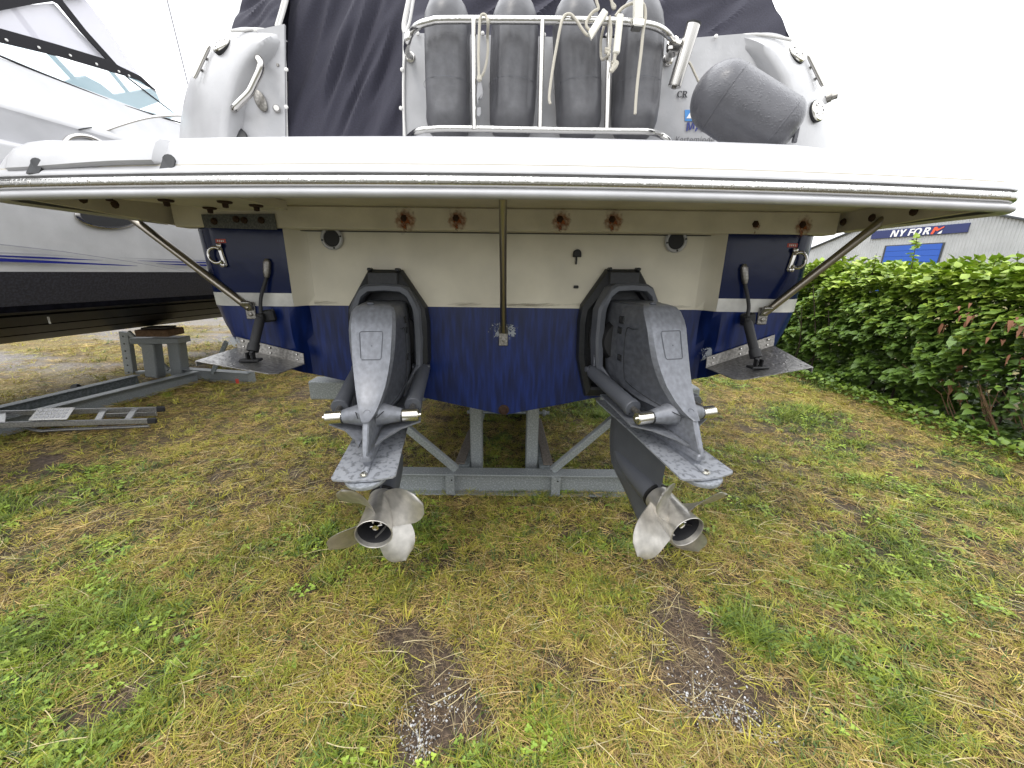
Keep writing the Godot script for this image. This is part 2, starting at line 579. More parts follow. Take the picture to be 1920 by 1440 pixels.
		for k in 4: put(Geo.new().box(Transform3D(Basis(), e[1] + Vector3(-0.014 + 0.009 * k, 0, 0.002)), Vector3(0.005, 0.009, 0.001), 0.0003), "label_mark", M.canvas_trim, lb)
	build_platform()
	build_tabs()
	build_upper()
	build_rack()
	drive(-0.648, -0.008, deg_to_rad(7.0), -1.0, deg_to_rad(-55))
	drive(0.551, 0.008, deg_to_rad(14.8), 1.0, deg_to_rad(30))


func rim_z(x: float) -> float:
	var u := (x - BX) / 1.66
	return -1.262 - 0.13 * u * u


func platform_outline() -> Array:   # points and outward normals in plan, port side round the stern to starboard
	var pts := []
	var zc := rim_z(BX + 1.66)
	for i in 7: pts.append(Vector3(BX - 1.735 - 0.015 * i / 6.0, 0, lerpf(-2.1, zc - 0.1, i / 6.0)))
	for i in 8: pts.append(Vector3(BX - 1.66 - 0.09 * cos(PI / 2 * (i + 1) / 9.0), 0, zc - 0.095 + 0.09 * sin(PI / 2 * (i + 1) / 9.0)))
	for i in 81:
		var x := BX + 1.66 * (-1.0 + i / 40.0)
		pts.append(Vector3(x, 0, rim_z(x)))
	for i in 8: pts.append(Vector3(BX + 1.66 + 0.09 * sin(PI / 2 * (i + 1) / 9.0), 0, zc - 0.095 + 0.09 * cos(PI / 2 * (i + 1) / 9.0)))
	for i in 7: pts.append(Vector3(BX + 1.75 - 0.015 * i / 6.0, 0, lerpf(zc - 0.1, -2.1, i / 6.0)))
	var out := []
	for i in pts.size():
		var t: Vector3 = (pts[mini(i + 1, pts.size() - 1)] - pts[maxi(i - 1, 0)]).normalized()
		out.append([pts[i], Vector3(-t.z, 0, t.x), Vector3.ZERO])
	for a in out:
		var s := Vector3.ZERO
		for k in out.size():
			var l: float = pts[mini(k + 1, pts.size() - 1)].distance_to(pts[maxi(k - 1, 0)])
			s += out[k][1] * l * exp(-pow(a[0].distance_to(out[k][0]) / 0.22, 2.0))
		a[2] = s.normalized() if absf(a[0].x - BX) > 1.2 else a[1]
	return out


func build_platform() -> void:
	var p := sub("swim_platform", Vector3(BX, 1.66, -1.6), boat)
	# moulding swept round the stern: bead, rail seat, lip, hollow, rounded upstand
	var prof := [Vector2(-0.03, 1.668), Vector2(-0.008, 1.660), Vector2(0.004, 1.661), Vector2(0.012, 1.667), Vector2(0.014, 1.675), Vector2(0.009, 1.683), Vector2(-0.004, 1.688), Vector2(-0.006, 1.727), Vector2(0.003, 1.729), Vector2(0.003, 1.734), Vector2(-0.004, 1.743), Vector2(-0.014, 1.750), Vector2(-0.022, 1.757), Vector2(-0.034, 1.775), Vector2(-0.05, 1.80), Vector2(-0.075, 1.832), Vector2(-0.11, 1.856), Vector2(-0.17, 1.872), Vector2(-0.26, 1.876)]
	var rings := []
	var outline := platform_outline()
	for q in outline:
		var u: float = (q[0].x - BX) / 1.66
		var k := 1.0 - 0.78 * smoothstep(0.55, 1.04, u)
		var side := smoothstep(-1.5, -1.9, q[0].z)
		var ring := PackedVector3Array()
		for w in prof:
			var h: float = w.y
			if h > 1.757: h = 1.757 + (h - 1.757) * lerpf(k, 0.9, side)
			ring.append(Vector3(q[0].x, h, q[0].z) + q[1].lerp(q[2], smoothstep(0.02, 0.06, -w.x)) * w.x * lerpf(1.0, 0.75, smoothstep(0.1, 0.26, -w.x) * smoothstep(1.3, 1.6, absf(q[0].x))))
		rings.append(ring)
	put(Geo.new().loft(rings, false), "aft_moulding", M.gelcoat, p, 50)
	var g := Geo.new()
	var nr := rings.size()
	for i in nr / 2 - 1:
		var l0: Vector3 = rings[i][-1]
		var l1: Vector3 = rings[i + 1][-1]
		var r0: Vector3 = rings[nr - 1 - i][-1]
		var r1: Vector3 = rings[nr - 2 - i][-1]
		for k in 12:   # gently crowned between the two sides
			var u0 := k / 12.0
			var u1 := (k + 1) / 12.0
			g.quad(l0.lerp(r0, u0), l0.lerp(r0, u1), l1.lerp(r1, u1), l1.lerp(r1, u0))
	put(g, "deck", M.gelcoat, p)
	# stainless rub rail with its screws
	var rr := []
	for q in outline:
		if q[0].z < -1.75: continue
		var ring := PackedVector3Array()
		for k in 9:
			var t := -PI / 2 + PI * k / 8.0
			ring.append(Vector3(q[0].x, 1.7075 + 0.0175 * sin(t - 0.25), q[0].z) + q[1] * (-0.006 + 0.016 * cos(t - 0.25)))
		rr.append(ring)
	var rail := put(Geo.new().loft(rr, false), "rub_rail", M.steel_wet, boat, 60)
	var sm := Geo.new().lathe(Transform3D(Basis(Vector3.RIGHT, PI / 2), Vector3.ZERO), [Vector2(0.0065, 0), Vector2(0.005, 0.002), Vector2(0.0022, 0.0023), Vector2(0.002, 0.0008)], 12).mesh(M.steel)
	for px in 15:
		var x := BX - 1.52 + 0.2215 * px
		place(sm, "screw", rail, Transform3D(Basis(), Vector3(x, 1.709, rim_z(x) + 0.0092)))
	# raised hatch over the boarding ladder with two finger slots
	rings = []
	var hx0 := -1.69
	var hx1 := -1.085
	for i in 41:
		var x := lerpf(hx0, hx1, i / 40.0)
		var ed := minf(smoothstep(0, 0.045, x - hx0 + 0.01), smoothstep(0, 0.03, hx1 - x))
		var ring := PackedVector3Array()
		for q in [Vector2(-0.02, 1.757), Vector2(0.0, 1.759), Vector2(0.008, 1.768), Vector2(-0.004, 1.795), Vector2(-0.022, 1.825), Vector2(-0.04, 1.838), Vector2(-0.07, 1.844), Vector2(-0.2, 1.86)]:
			ring.append(Vector3(x, lerpf(1.757, q.y - 0.012 * smoothstep(-1.2, -1.66, x), lerpf(0.55, 1.0, ed)), rim_z(x) - 0.012 + q.x - 0.05 * (1.0 - ed)))
		rings.append(ring)
	var hatch := put(Geo.new().loft(rings, false), "ladder_hatch", M.gelcoat, p, 50)
	for c in [[Vector3(-1.544, 1.734, -1.366), Vector3(-1.535, 1.779, -1.379)], [Vector3(-1.076, 1.733, -1.317), Vector3(-1.07, 1.782, -1.333)]]:
		var a: Vector3 = c[0]
		var b: Vector3 = c[1]
		var w := 0.021
		var sl := []
		sl.append(a + Vector3(-w, 0, 0)); sl.append(a + Vector3(w, 0, 0))
		for i in 7:
			var t := PI * i / 6.0
			sl.append(b + Vector3(w * cos(t), w * sin(t) * 0.8 - 0.014, 0))
		put(Geo.new().slab(sl, Vector3(0.0, 0.002, 0.002)), "finger_slot", M.shield, hatch)
	# underside, cross beam against the transom, side skirts
	g = Geo.new()
	var top := []
	for i in 33:
		var x := BX - 1.66 + 3.32 * i / 32.0
		top.append(Vector3(x, 1.738, rim_z(x) - 0.02))
	top.append(Vector3(BX + 1.64, 1.738, -2.04)); top.append(Vector3(BX - 1.64, 1.738, -2.04))
	g.slab(top, Vector3(0, 0.02, 0))
	put(g, "underside", M.underside, p)
	put(Geo.new().slab([Vector3(-1.52, 1.70, -1.42), Vector3(-1.02, 1.70, -1.40), Vector3(-1.0, 1.70, -1.84), Vector3(-1.25, 1.70, -1.86), Vector3(-1.5, 1.70, -1.62)], Vector3(0, 0.036, 0)), "ladder_box", M.underside, p)
	put(Geo.new().box(Transform3D(Basis(), Vector3(BX, 1.687, -1.995)), Vector3(3.14, 0.1, 0.09), 0.006), "cross_beam", M.underside, p)
	put(Geo.new().box(Transform3D(Basis(), Vector3(BX, 1.634, -2.045)), Vector3(2.1, 0.003, 0.02), 0.001), "sealant_line", M.shield, p)
	for s in [-1, 1]:
		var x: float = BX + s * 1.61
		put(Geo.new().slab([Vector3(x, 1.668, -1.44), Vector3(x, 1.745, -1.44), Vector3(x, 1.745, -2.12), Vector3(x, 1.648, -2.12)], Vector3(0.02 * s, 0, 0)), "side_skirt", M.underside, p)
	var br := put(Geo.new().slab([Vector3(-1.464, 1.692, -1.945), Vector3(-1.121, 1.698, -1.945), Vector3(-1.119, 1.628, -1.945), Vector3(-1.461, 1.634, -1.945)], Vector3(0, 0, 0.004)), "bracket_plate", M.galv_old, p)
	for c in [Vector3(-1.407, 1.662, -1.94), Vector3(-1.302, 1.672, -1.94), Vector3(-1.265, 1.668, -1.94), Vector3(-1.185, 1.669, -1.94)]:
		put(Geo.new().lathe(frame(c, Vector3.BACK), [Vector2(0.016, 0), Vector2(0.015, 0.006), Vector2(0.008, 0.012)], 8), "nut", M.rust_dark, br)
	# bolts through the beam, each in its rust stain
	for c in [[Vector3(-0.518, 1.687, -1.949), 1.0], [Vector3(-0.273, 1.69, -1.949), 0.9], [Vector3(0.216, 1.691, -1.949), 0.9], [Vector3(0.461, 1.693, -1.949), 0.9], [Vector3(1.137, 1.68, -1.949), 0.35], [Vector3(1.358, 1.68, -1.949), 0.8]]:
		var b := put(Geo.new().lathe(frame(c[0], Vector3.BACK), [Vector2(0.017, 0), Vector2(0.016, 0.002), Vector2(0.011, 0.003), Vector2(0.010, 0.009), Vector2(0.005, 0.01), Vector2(0.005, 0.014), Vector2(0.001, 0.015)], 6), "bolt", M.rust_dark, p, 20)
		stain("rust", c[0] + Vector3(0.006, -0.008, 0.0012), 0.14 * c[1], 0.15 * c[1], b)
		stain("rust", c[0] + Vector3(0.002, -0.038, 0.0018), 0.03 * c[1], 0.07 * c[1], b)
	for c in [[-1.33, -1.6], [-1.3, -1.78], [-1.12, -1.62], [-1.05, -1.7], [-1.45, -1.5]]:
		put(Geo.new().lathe(Transform3D(Basis(Vector3.RIGHT, PI), Vector3(c[0], 1.699, c[1])), [Vector2(0.026, 0), Vector2(0.024, 0.006), Vector2(0.011, 0.008), Vector2(0.010, 0.022), Vector2(0.001, 0.024)], 10), "bolt", M.rust_dark, p)
	for c in [[-1.625, -1.48], [-1.62, -1.56], [-1.62, -1.68], [1.545, -1.62], [1.545, -1.8], [1.545, -1.95]]:
		put(Geo.new().lathe(frame(Vector3(c[0] + 0.0 if c[0] > 0 else c[0] - 0.0, 1.693, c[1]) + Vector3(0.012 if c[0] < 0 else 0.004, 0, 0), Vector3(-signf(c[0]), 0, 0)), [Vector2(0.017, 0), Vector2(0.016, 0.005), Vector2(0.008, 0.012)], 8), "bolt", M.rust_dark, p)
	# struts down to the transom
	var st := [[Vector3(-1.903, 1.735, -1.988), Vector3(-1.323, 1.26, -1.955)], [Vector3(1.622, 1.735, -1.759), Vector3(1.26, 1.264, -1.955)], [Vector3(-0.045, 1.735, -1.66), Vector3(-0.049, 1.146, -2.03)]]
	for i in 3:
		var a: Vector3 = st[i][0]
		var b: Vector3 = st[i][1]
		var s := put(Geo.new().tube([a, a.lerp(b, 0.5), b], 0.0185 if i < 2 else 0.0165, 18), "strut", M.steel_dark, p, 60)
		var zf := -1.963 if i < 2 else -2.047
		var fx := Transform3D(Basis(), Vector3(b.x, b.y - (0.012 if i < 2 else 0.035), zf + 0.004))
		var fg := Geo.new().box(fx, Vector3(0.05, 0.085, 0.008), 0.003)
		fg.box(Transform3D(Basis(Vector3(1, 0, 0), 0.7), Vector3(b.x, b.y + 0.012, zf + 0.018)), Vector3(0.044, 0.06, 0.016), 0.003)
		put(fg, "foot_plate", M.steel_dull, s)
		put(Geo.new().lathe(frame(Vector3(b.x, b.y - (0.03 if i < 2 else 0.045), zf + 0.008), Vector3.BACK), [Vector2(0.011, 0), Vector2(0.01, 0.007), Vector2(0.005, 0.009)], 6), "bolt", M.steel_dull, s, 20)


func build_tabs() -> void:
	var data := [
		{"h1": Vector3(-1.418, 1.057, -1.955), "h2": Vector3(-1.086, 0.973, -1.958), "a1": Vector3(-1.459, 1.037, -1.72), "a2": Vector3(-1.09, 0.981, -1.7), "lo": Vector3(-1.256, 1.037, -1.8), "up": Vector3(-1.239, 1.224, -1.9), "t0": Vector3(-1.243, 1.309, -1.93), "top": Vector3(-1.209, 1.411, -1.95), "topb": Vector3(-1.195, 1.498, -1.955)},
		{"h1": Vector3(1.338, 1.102, -1.955), "h2": Vector3(1.01, 0.979, -1.958), "a1": Vector3(1.384, 1.043, -1.72), "a2": Vector3(1.036, 0.98, -1.7), "lo": Vector3(1.18, 1.033, -1.8), "up": Vector3(1.15, 1.237, -1.9), "t0": Vector3(1.162, 1.307, -1.93), "top": Vector3(1.137, 1.408, -1.95), "topb": Vector3(1.118, 1.5, -1.955)}]
	for d in data:
		var t := sub("trim_tab", (d.h1 + d.h2) * 0.5, boat)
		var lip: Vector3 = (d.a2 - d.a1).normalized()
		put(Geo.new().slab([d.h1, d.h2, d.a2 + (d.h2 - d.a2) * 0.12, d.a2 - lip * 0.03, d.a1 + lip * 0.0], Vector3(0, 0.004, 0), 0.001), "plate", M.tab_steel, t, 30)
		put(Geo.new().slab([d.a1, d.a1 + (d.h1 - d.a1) * 0.16, d.a1 + (d.h1 - d.a1) * 0.16 + Vector3(0, -0.02, 0), d.a1 + Vector3(0, -0.02, 0)], lip * 0.004), "edge_lip", M.tab_steel, t, 30)
		var up := Vector3(0, 0.058, -0.002)
		var hs := put(Geo.new().slab([d.h1 + Vector3(0, 0.002, 0.004), d.h2 + Vector3(0, 0.002, 0.004), d.h2 + up, d.h1 + up], Vector3(0, 0, 0.004), 0.001), "hinge_strip", M.steel_dull, t, 30)
		for k in 3:
			for r in 2:
				put(Geo.new().lathe(frame(d.h1.lerp(d.h2, 0.1 + 0.4 * k) + Vector3(0, 0.016 + 0.028 * r, 0.007), Vector3.BACK), [Vector2(0.0065, 0), Vector2(0.005, 0.003), Vector2(0.001, 0.004)], 10), "rivet", M.steel, hs)
		# hydraulic ram
		var lo: Vector3 = d.lo
		var hi: Vector3 = d.up
		var ax := (hi - lo)
		var foot: Vector3 = lo + Vector3(0, -0.008, 0)
		put(Geo.new().box(Transform3D(Basis(Vector3.UP, 0.15), foot), Vector3(0.09, 0.012, 0.05), 0.004).box(Transform3D(Basis(), foot + Vector3(-0.012, 0.02, 0)), Vector3(0.008, 0.035, 0.03), 0.003).box(Transform3D(Basis(), foot + Vector3(0.014, 0.02, 0)), Vector3(0.008, 0.035, 0.03), 0.003), "ram_foot", M.black, t)
		put(Geo.new().tube([lo + ax * 0.06, lo + ax * 0.2], 0.011, 12).tube([lo + ax * 0.16, lo + ax * 0.17, lo + ax * 0.34, lo + ax * 0.345], [0.02, 0.026, 0.026, 0.022], 18).tube([lo + ax * 0.34, lo + ax * 0.92, lo + ax], [0.0215, 0.0215, 0.014], 18), "ram_cylinder", M.rubber, t, 45)
		put(Geo.new().box(Transform3D(Basis(Vector3.BACK, 0.15), hi + Vector3(0.02, 0.002, -0.03)), Vector3(0.065, 0.06, 0.035), 0.008).box(Transform3D(Basis(), hi + Vector3(0.0, 0.0, -0.012)), Vector3(0.03, 0.035, 0.05), 0.006), "ram_bracket", M.black, t)
		put(Geo.new().tube(curve([hi + Vector3(0, 0.0, -0.005), d.t0, d.top], 6), 0.0085, 10), "hose", M.rubber, t)
		put(Geo.new().tube([d.top, d.top.lerp(d.topb, 0.25), d.top.lerp(d.topb, 0.8), d.topb], [0.011, 0.0165, 0.0175, 0.008], 14), "hose_fitting", M.steel_dull, t, 45)


# a point of a bilinear patch with folds pushed along its normal
func cloth(tl: Vector3, tr: Vector3, bl: Vector3, br: Vector3, nu: int, nv: int, amp: float, sd: int, dir := Vector2(1, 0.35), freq := 6.0) -> Geo:
	var n := FastNoiseLite.new()
	n.seed = sd
	n.frequency = 1.0
	n.fractal_octaves = 2
	var nrm := (tr - tl).cross(bl - tl).normalized()
	if nrm.z < 0: nrm = -nrm
	var rings := []
	for i in nv + 1:
		var v := float(i) / nv
		var ring := PackedVector3Array()
		for j in nu + 1:
			var u := float(j) / nu
			var q := tl.lerp(tr, u).lerp(bl.lerp(br, u), v)
			var w := (u * dir.x + v * dir.y) * freq
			var l := (v * dir.x - u * dir.y)
			var h := n.get_noise_2d(w, l * 0.45) + 0.6 * (0.4 - absf(n.get_noise_2d(w * 1.6 + 9.0, l * 0.7)))
			var win := pow(sin(PI * clampf(u, 0.02, 0.98)), 0.5) * pow(sin(PI * clampf(v, 0.02, 0.98)), 0.4)
			ring.append(q + nrm * h * amp * win)
		rings.append(ring)
	return Geo.new().loft(rings, false)


func shoulder(inner: Array, outer: Array, s: float) -> void:
	# inner: crest beside the recessed face; outer: where the side turns forward
	var I := curve(inner, 4)
	var O := curve(outer, 4)
	var rings := []
	for i in I.size():
		var a: Vector3 = I[i]
		var b: Vector3 = O[i]
		var ring := PackedVector3Array()
		var t: Vector3 = (I[mini(i + 1, I.size() - 1)] - I[maxi(i - 1, 0)]).normalized()
		var w := Vector3(-s * t.y, s * t.x, 0)   # towards the recessed face
		ring.append(a + w * 0.045 + Vector3(0, 0, minf(-0.02, -2.125 - a.z)))
		ring.append(a + w * 0.036 + Vector3(0, 0, -0.04) * clampf((a.z + 2.12) / 0.07, 0, 1))
		ring.append(a + w * 0.018 + Vector3(0, 0, -0.011))
		for k in 13:
			var u := k / 12.0
			ring.append(a.lerp(b, u) + Vector3(s * 0.012, 0.005, 0.035) * sin(PI * u) * (1.0 - 0.3 * u))
		ring.append(b + Vector3(s * 0.0, 0, -0.5))
		ring.append(b + Vector3(-s * 0.1, 0.1, -4.0))
		rings.append(ring)
	put(Geo.new().loft(rings, false), "coaming", M.gelcoat, boat, 60)


func cleat(a: Vector3, b: Vector3, f1: Vector3, f2: Vector3) -> void:
	var g := Geo.new().tube([a, a.lerp(b, 0.08), a.lerp(b, 0.92), b], [0.006, 0.0085, 0.0085, 0.006], 10)
	for f in [[f1, 0.33], [f2, 0.68]]:
		var t: Vector3 = a.lerp(b, f[1])
		g.tube([t, f[0]], 0.0075, 10)
		g.lathe(frame(f[0], (t - f[0])), [Vector2(0.026, -0.004), Vector2(0.025, 0.004), Vector2(0.01, 0.008)], 14)
	put(g, "mooring_cleat", M.steel, boat)


func cap(c: Vector3, axis: Vector3, r: float, m: Material, called: String, marks := 0) -> void:
	var f := frame(c, axis)
	var o := put(Geo.new().lathe(f, [Vector2(r, 0.0), Vector2(r, 0.005), Vector2(r * 0.93, 0.009), Vector2(r * 0.3, 0.0095)], 32), called, m, boat)
	put(Geo.new().lathe(f, [Vector2(r * 0.9, -0.09), Vector2(r * 1.0, -0.012), Vector2(r * 1.05, -0.006), Vector2(r * 1.06, 0.0), Vector2(r * 0.9, 0.0)], 32), "shadow_ring", M.rubber, o)  # dark ring added in place of the shadow under the cap edge
	for k in marks:
		put(Geo.new().box(f * Transform3D(Basis(Vector3.UP, 0.5 * k), Vector3(r * 0.6 * cos(k * 1.9 + 0.4), 0.0095, r * 0.6 * sin(k * 1.9 + 0.4))), Vector3(0.012 if k % 2 else 0.006, 0.002, 0.006), 0.0005), "cap_mark", M.ink, o)


func build_upper() -> void:
	shoulder([Vector3(-1.392, 1.923, -2.05), Vector3(-1.37, 2.022, -2.05), Vector3(-1.347, 2.112, -2.05), Vector3(-1.304, 2.218, -2.05), Vector3(-1.241, 2.323, -2.05), Vector3(-1.169, 2.389, -2.05)] + [Vector3(-1.111, 2.44, -2.07)] + [Vector3(-1.076, 2.478, -2.118)], [Vector3(-1.818, 1.983, -2.32), Vector3(-1.789, 2.095, -2.32), Vector3(-1.749, 2.221, -2.32), Vector3(-1.694, 2.34, -2.32), Vector3(-1.622, 2.456, -2.32), Vector3(-1.556, 2.526, -2.32), Vector3(-1.498, 2.562, -2.32), Vector3(-1.432, 2.586, -2.32)], -1.0)
	shoulder([Vector3(1.355, 1.919, -2.05), Vector3(1.323, 2.031, -2.05), Vector3(1.282, 2.174, -2.05), Vector3(1.258, 2.226, -2.05), Vector3(1.22, 2.291, -2.05), Vector3(1.176, 2.351, -2.05)] + [Vector3(1.103, 2.435, -2.07)] + [Vector3(1.012, 2.489, -2.118)], [Vector3(1.755, 1.983, -2.32), Vector3(1.712, 2.11, -2.32), Vector3(1.662, 2.245, -2.32), Vector3(1.611, 2.339, -2.32), Vector3(1.56, 2.413, -2.32), Vector3(1.497, 2.488, -2.32), Vector3(1.437, 2.538, -2.32), Vector3(1.364, 2.58, -2.32)], 1.0)
	# recessed faces each side of the gate
	put(Geo.new().slab([Vector3(-1.463, 1.939, -2.12), Vector3(-1.365, 2.276, -2.12), Vector3(-1.271, 2.402, -2.12), Vector3(-1.183, 2.484, -2.12), Vector3(-1.044, 2.509, -2.12), Vector3(-1.125, 1.943, -2.12)], Vector3(0, 0, 0.012)), "gate_post", M.gelcoat, boat)
	put(Geo.new().slab([Vector3(-0.55, 1.949, -2.12), Vector3(-0.514, 2.482, -2.12), Vector3(-0.165, 2.478, -2.12), Vector3(0.321, 2.471, -2.12), Vector3(0.734, 2.471, -2.12), Vector3(1.021, 2.494, -2.12), Vector3(1.146, 2.477, -2.12), Vector3(1.233, 2.407, -2.12), Vector3(1.339, 2.261, -2.12), Vector3(1.435, 1.947, -2.12)], Vector3(0, 0, 0.012)), "cockpit_back", M.gelcoat, boat)
	# grab handle
	put(Geo.new().tube(curve([Vector3(-1.202, 2.386, -2.1), Vector3(-1.186, 2.382, -2.1)], 1) + curve([Vector3(-1.142, 2.343, -2.04), Vector3(-1.138, 2.323, -2.04), Vector3(-1.147, 2.299, -2.04), Vector3(-1.173, 2.263, -2.04), Vector3(-1.201, 2.225, -2.04), Vector3(-1.224, 2.204, -2.04), Vector3(-1.253, 2.183, -2.04), Vector3(-1.287, 2.156, -2.04)], 3) + [Vector3(-1.337, 2.166, -2.1)], 0.0155, 14), "grab_handle", M.steel, boat, 60)
	var cp := Vector3(-1.196, 2.206, -2.1)
	put(Geo.new().lathe(Transform3D(Basis(Vector3.BACK, 0.35) * Basis(Vector3(0.55, 0, 0), Vector3(0, 0, 1), Vector3(0, -1, 0)), cp), [Vector2(0.046, 0), Vector2(0.045, 0.006), Vector2(0.035, 0.009), Vector2(0.005, 0.01)], 28), "shower_cap", M.steel_dull, boat)
	put(Geo.new().lathe(frame(Vector3(-1.13, 2.176, -2.11), Vector3(0.4, 0, 1)), [Vector2(0.016, 0), Vector2(0.016, 0.02), Vector2(0.012, 0.026), Vector2(0.001, 0.026)], 18), "turn_knob", M.steel, boat)
	put(Geo.new().lathe(frame(Vector3(-1.097, 2.353, -2.107), Vector3.BACK), [Vector2(0.007, 0), Vector2(0.005, 0.005)], 10), "screw", M.steel_dull, boat)
	put(Geo.new().lathe(frame(Vector3(-1.336, 2.05, -2.1), Vector3(0, 0.3, 1)), [Vector2(0.05, 0), Vector2(0.05, 0.012), Vector2(0.03, 0.016)], 20), "deck_drain", M.shield, boat)
	# deck plates, cleats, light
	cap(Vector3(-1.352, 2.436, -2.125), Vector3(-0.3, 0.6, 0.74), 0.046, M.nickel, "filler_cap", 6)
	cap(Vector3(1.291, 2.428, -2.125), Vector3(0.35, 0.5, 0.78), 0.046, M.nickel, "filler_cap", 6)
	cap(Vector3(1.423, 2.195, -2.1), Vector3(0.4, 0.2, 0.9), 0.046, M.nickel, "filler_cap", 7)
	cleat(Vector3(-1.432, 2.448, -2.16), Vector3(-1.526, 2.314, -2.15), Vector3(-1.477, 2.404, -2.21), Vector3(-1.507, 2.359, -2.21))
	cleat(Vector3(1.366, 2.441, -2.16), Vector3(1.458, 2.313, -2.15), Vector3(1.413, 2.404, -2.22), Vector3(1.447, 2.356, -2.22))
	put(Geo.new().lathe(frame(Vector3(1.554, 2.301, -2.25), Vector3(0.8, 0.1, 0.6)), [Vector2(0.02, 0), Vector2(0.02, 0.02), Vector2(0.014, 0.024), Vector2(0.013, 0.045), Vector2(0.001, 0.046)], 18), "stern_light", M.steel_dull, boat)
	# canvas enclosure: side panel, gate panel, aft panel
	var c := sub("canvas_cover", Vector3(BX, 2.45, -2.2), boat)
	put(cloth(Vector3(-1.278, 2.858, -2.36), Vector3(-1.06, 2.824, -2.3), Vector3(-1.394, 2.567, -2.28), Vector3(-1.1, 2.488, -2.14), 26, 26, 0.04, 3, Vector2(0.6, 1.0), 1.6), "side_panel", M.canvas, c)
	put(cloth(Vector3(-1.094, 2.847, -2.34), Vector3(-0.501, 2.853, -2.34), Vector3(-1.119, 2.033, -2.125), Vector3(-0.543, 2.039, -2.125), 60, 60, 0.06, 12, Vector2(1.0, 0.5), 3.2), "gate_panel", M.canvas, c)
	put(cloth(Vector3(-0.514, 2.889, -2.4), Vector3(1.181, 2.905, -2.4), Vector3(-0.522, 2.498, -2.16), Vector3(1.326, 2.534, -2.24), 90, 30, 0.07, 7, Vector2(1.0, 0.35), 4.5), "aft_panel", M.canvas, c)
	put(cloth(Vector3(1.176, 2.905, -2.4), Vector3(1.0, 3.0, -4.5), Vector3(1.324, 2.534, -2.24), Vector3(1.35, 2.5, -4.5), 10, 10, 0.02, 8), "side_panel", M.canvas, c)
	put(cloth(Vector3(-1.05, 3.0, -4.5), Vector3(-1.278, 2.864, -2.37), Vector3(-1.4, 2.5, -4.5), Vector3(-1.398, 2.572, -2.29), 10, 10, 0.02, 9), "side_panel", M.canvas, c)
	put(cloth(Vector3(-1.05, 3.02, -4.5), Vector3(1.0, 3.02, -4.5), Vector3(-1.294, 2.865, -2.38), Vector3(1.182, 2.901, -2.4), 20, 10, 0.02, 10), "top_panel", M.canvas, c)
	# white piping, zips
	for q in [[Vector3(-0.979, 2.719, -2.125), Vector3(-1.027, 2.605, -2.125), Vector3(-1.076, 2.507, -2.125), Vector3(-1.089, 2.483, -2.125), Vector3(-1.075, 2.451, -2.125), Vector3(-1.073, 2.365, -2.125), Vector3(-1.095, 2.194, -2.125), Vector3(-1.114, 2.033, -2.125)], [Vector3(-0.529, 2.032, -2.1), Vector3(-0.527, 2.181, -2.1), Vector3(-0.516, 2.339, -2.1), Vector3(-0.5, 2.461, -2.1), Vector3(-0.477, 2.52, -2.1), Vector3(-0.456, 2.597, -2.1), Vector3(-0.424, 2.709, -2.1)], [Vector3(-1.296, 2.486, -2.118), Vector3(-1.242, 2.488, -2.118), Vector3(-1.193, 2.493, -2.118), Vector3(-1.14, 2.491, -2.118), Vector3(-1.088, 2.484, -2.118)], [Vector3(-0.506, 2.476, -2.115), Vector3(-0.407, 2.473, -2.115), Vector3(-0.165, 2.472, -2.115), Vector3(0.102, 2.47, -2.115), Vector3(0.393, 2.467, -2.115), Vector3(0.696, 2.47, -2.115), Vector3(0.805, 2.467, -2.115), Vector3(0.925, 2.477, -2.115), Vector3(1.007, 2.489, -2.115), Vector3(1.115, 2.494, -2.115), Vector3(1.249, 2.476, -2.115)]]:
		put(Geo.new().tube(curve(q, 4), 0.0065, 8), "piping", M.canvas_trim, c)
	put(Geo.new().tube(curve([Vector3(-0.446, 2.727, -2.13), Vector3(-0.482, 2.613, -2.13), Vector3(-0.509, 2.525, -2.13), Vector3(-0.507, 2.491, -2.13)], 3), 0.012, 8), "zip_cover", M.canvas_trim, c)
	put(Geo.new().tube(curve([Vector3(-1, 2.728, -2.14), Vector3(-1.046, 2.613, -2.14), Vector3(-1.096, 2.514, -2.14)], 3), 0.009, 8), "zip_cover", M.canvas_trim, c)
	var sn := Geo.new().lathe(Transform3D(Basis(Vector3.RIGHT, PI / 2), Vector3.ZERO), [Vector2(0.009, 0), Vector2(0.008, 0.005), Vector2(0.002, 0.007)], 14).mesh(M.canvas_trim)
	for q in [Vector3(-1.054, 2.33, -2.095), Vector3(-1.077, 2.182, -2.095), Vector3(-0.522, 2.335, -2.095), Vector3(-0.538, 2.183, -2.095), Vector3(-0.443, 2.473, -2.095), Vector3(-0.151, 2.476, -2.095), Vector3(0.125, 2.473, -2.095), Vector3(0.409, 2.476, -2.095), Vector3(0.662, 2.468, -2.095), Vector3(0.896, 2.475, -2.095), Vector3(-1.17, 2.479, -2.095)]:
		place(sn, "snap", c, Transform3D(Basis(), q))
	# lettering
	var serif := SystemFont.new()
	serif.font_names = PackedStringArray(["Droid Serif"])
	serif.font_weight = 700
	var sans := SystemFont.new()
	sans.font_names = PackedStringArray(["Droid Sans"])
	var lb := func(p: Vector3) -> Transform3D: return Transform3D(Basis(), p + Vector3(0, 0, 0.006))
	text("CR", serif, 0.026, lb.call(Vector3(0.777, 2.255, -2.107)), M.ink, boat, "lettering")
	text("Kerteminde", sans, 0.026, lb.call(Vector3(0.864, 2.069, -2.107)), M.ink_grey, boat, "lettering")
	var fat := FontVariation.new()
	var bold := SystemFont.new()
	bold.font_names = PackedStringArray(["Droid Sans"])
	bold.font_weight = 700
	fat.base_font = bold
	fat.variation_embolden = 0.0
	fat.variation_transform = Transform2D(Vector2(1, 0.0), Vector2(0.3, 1), Vector2.ZERO)
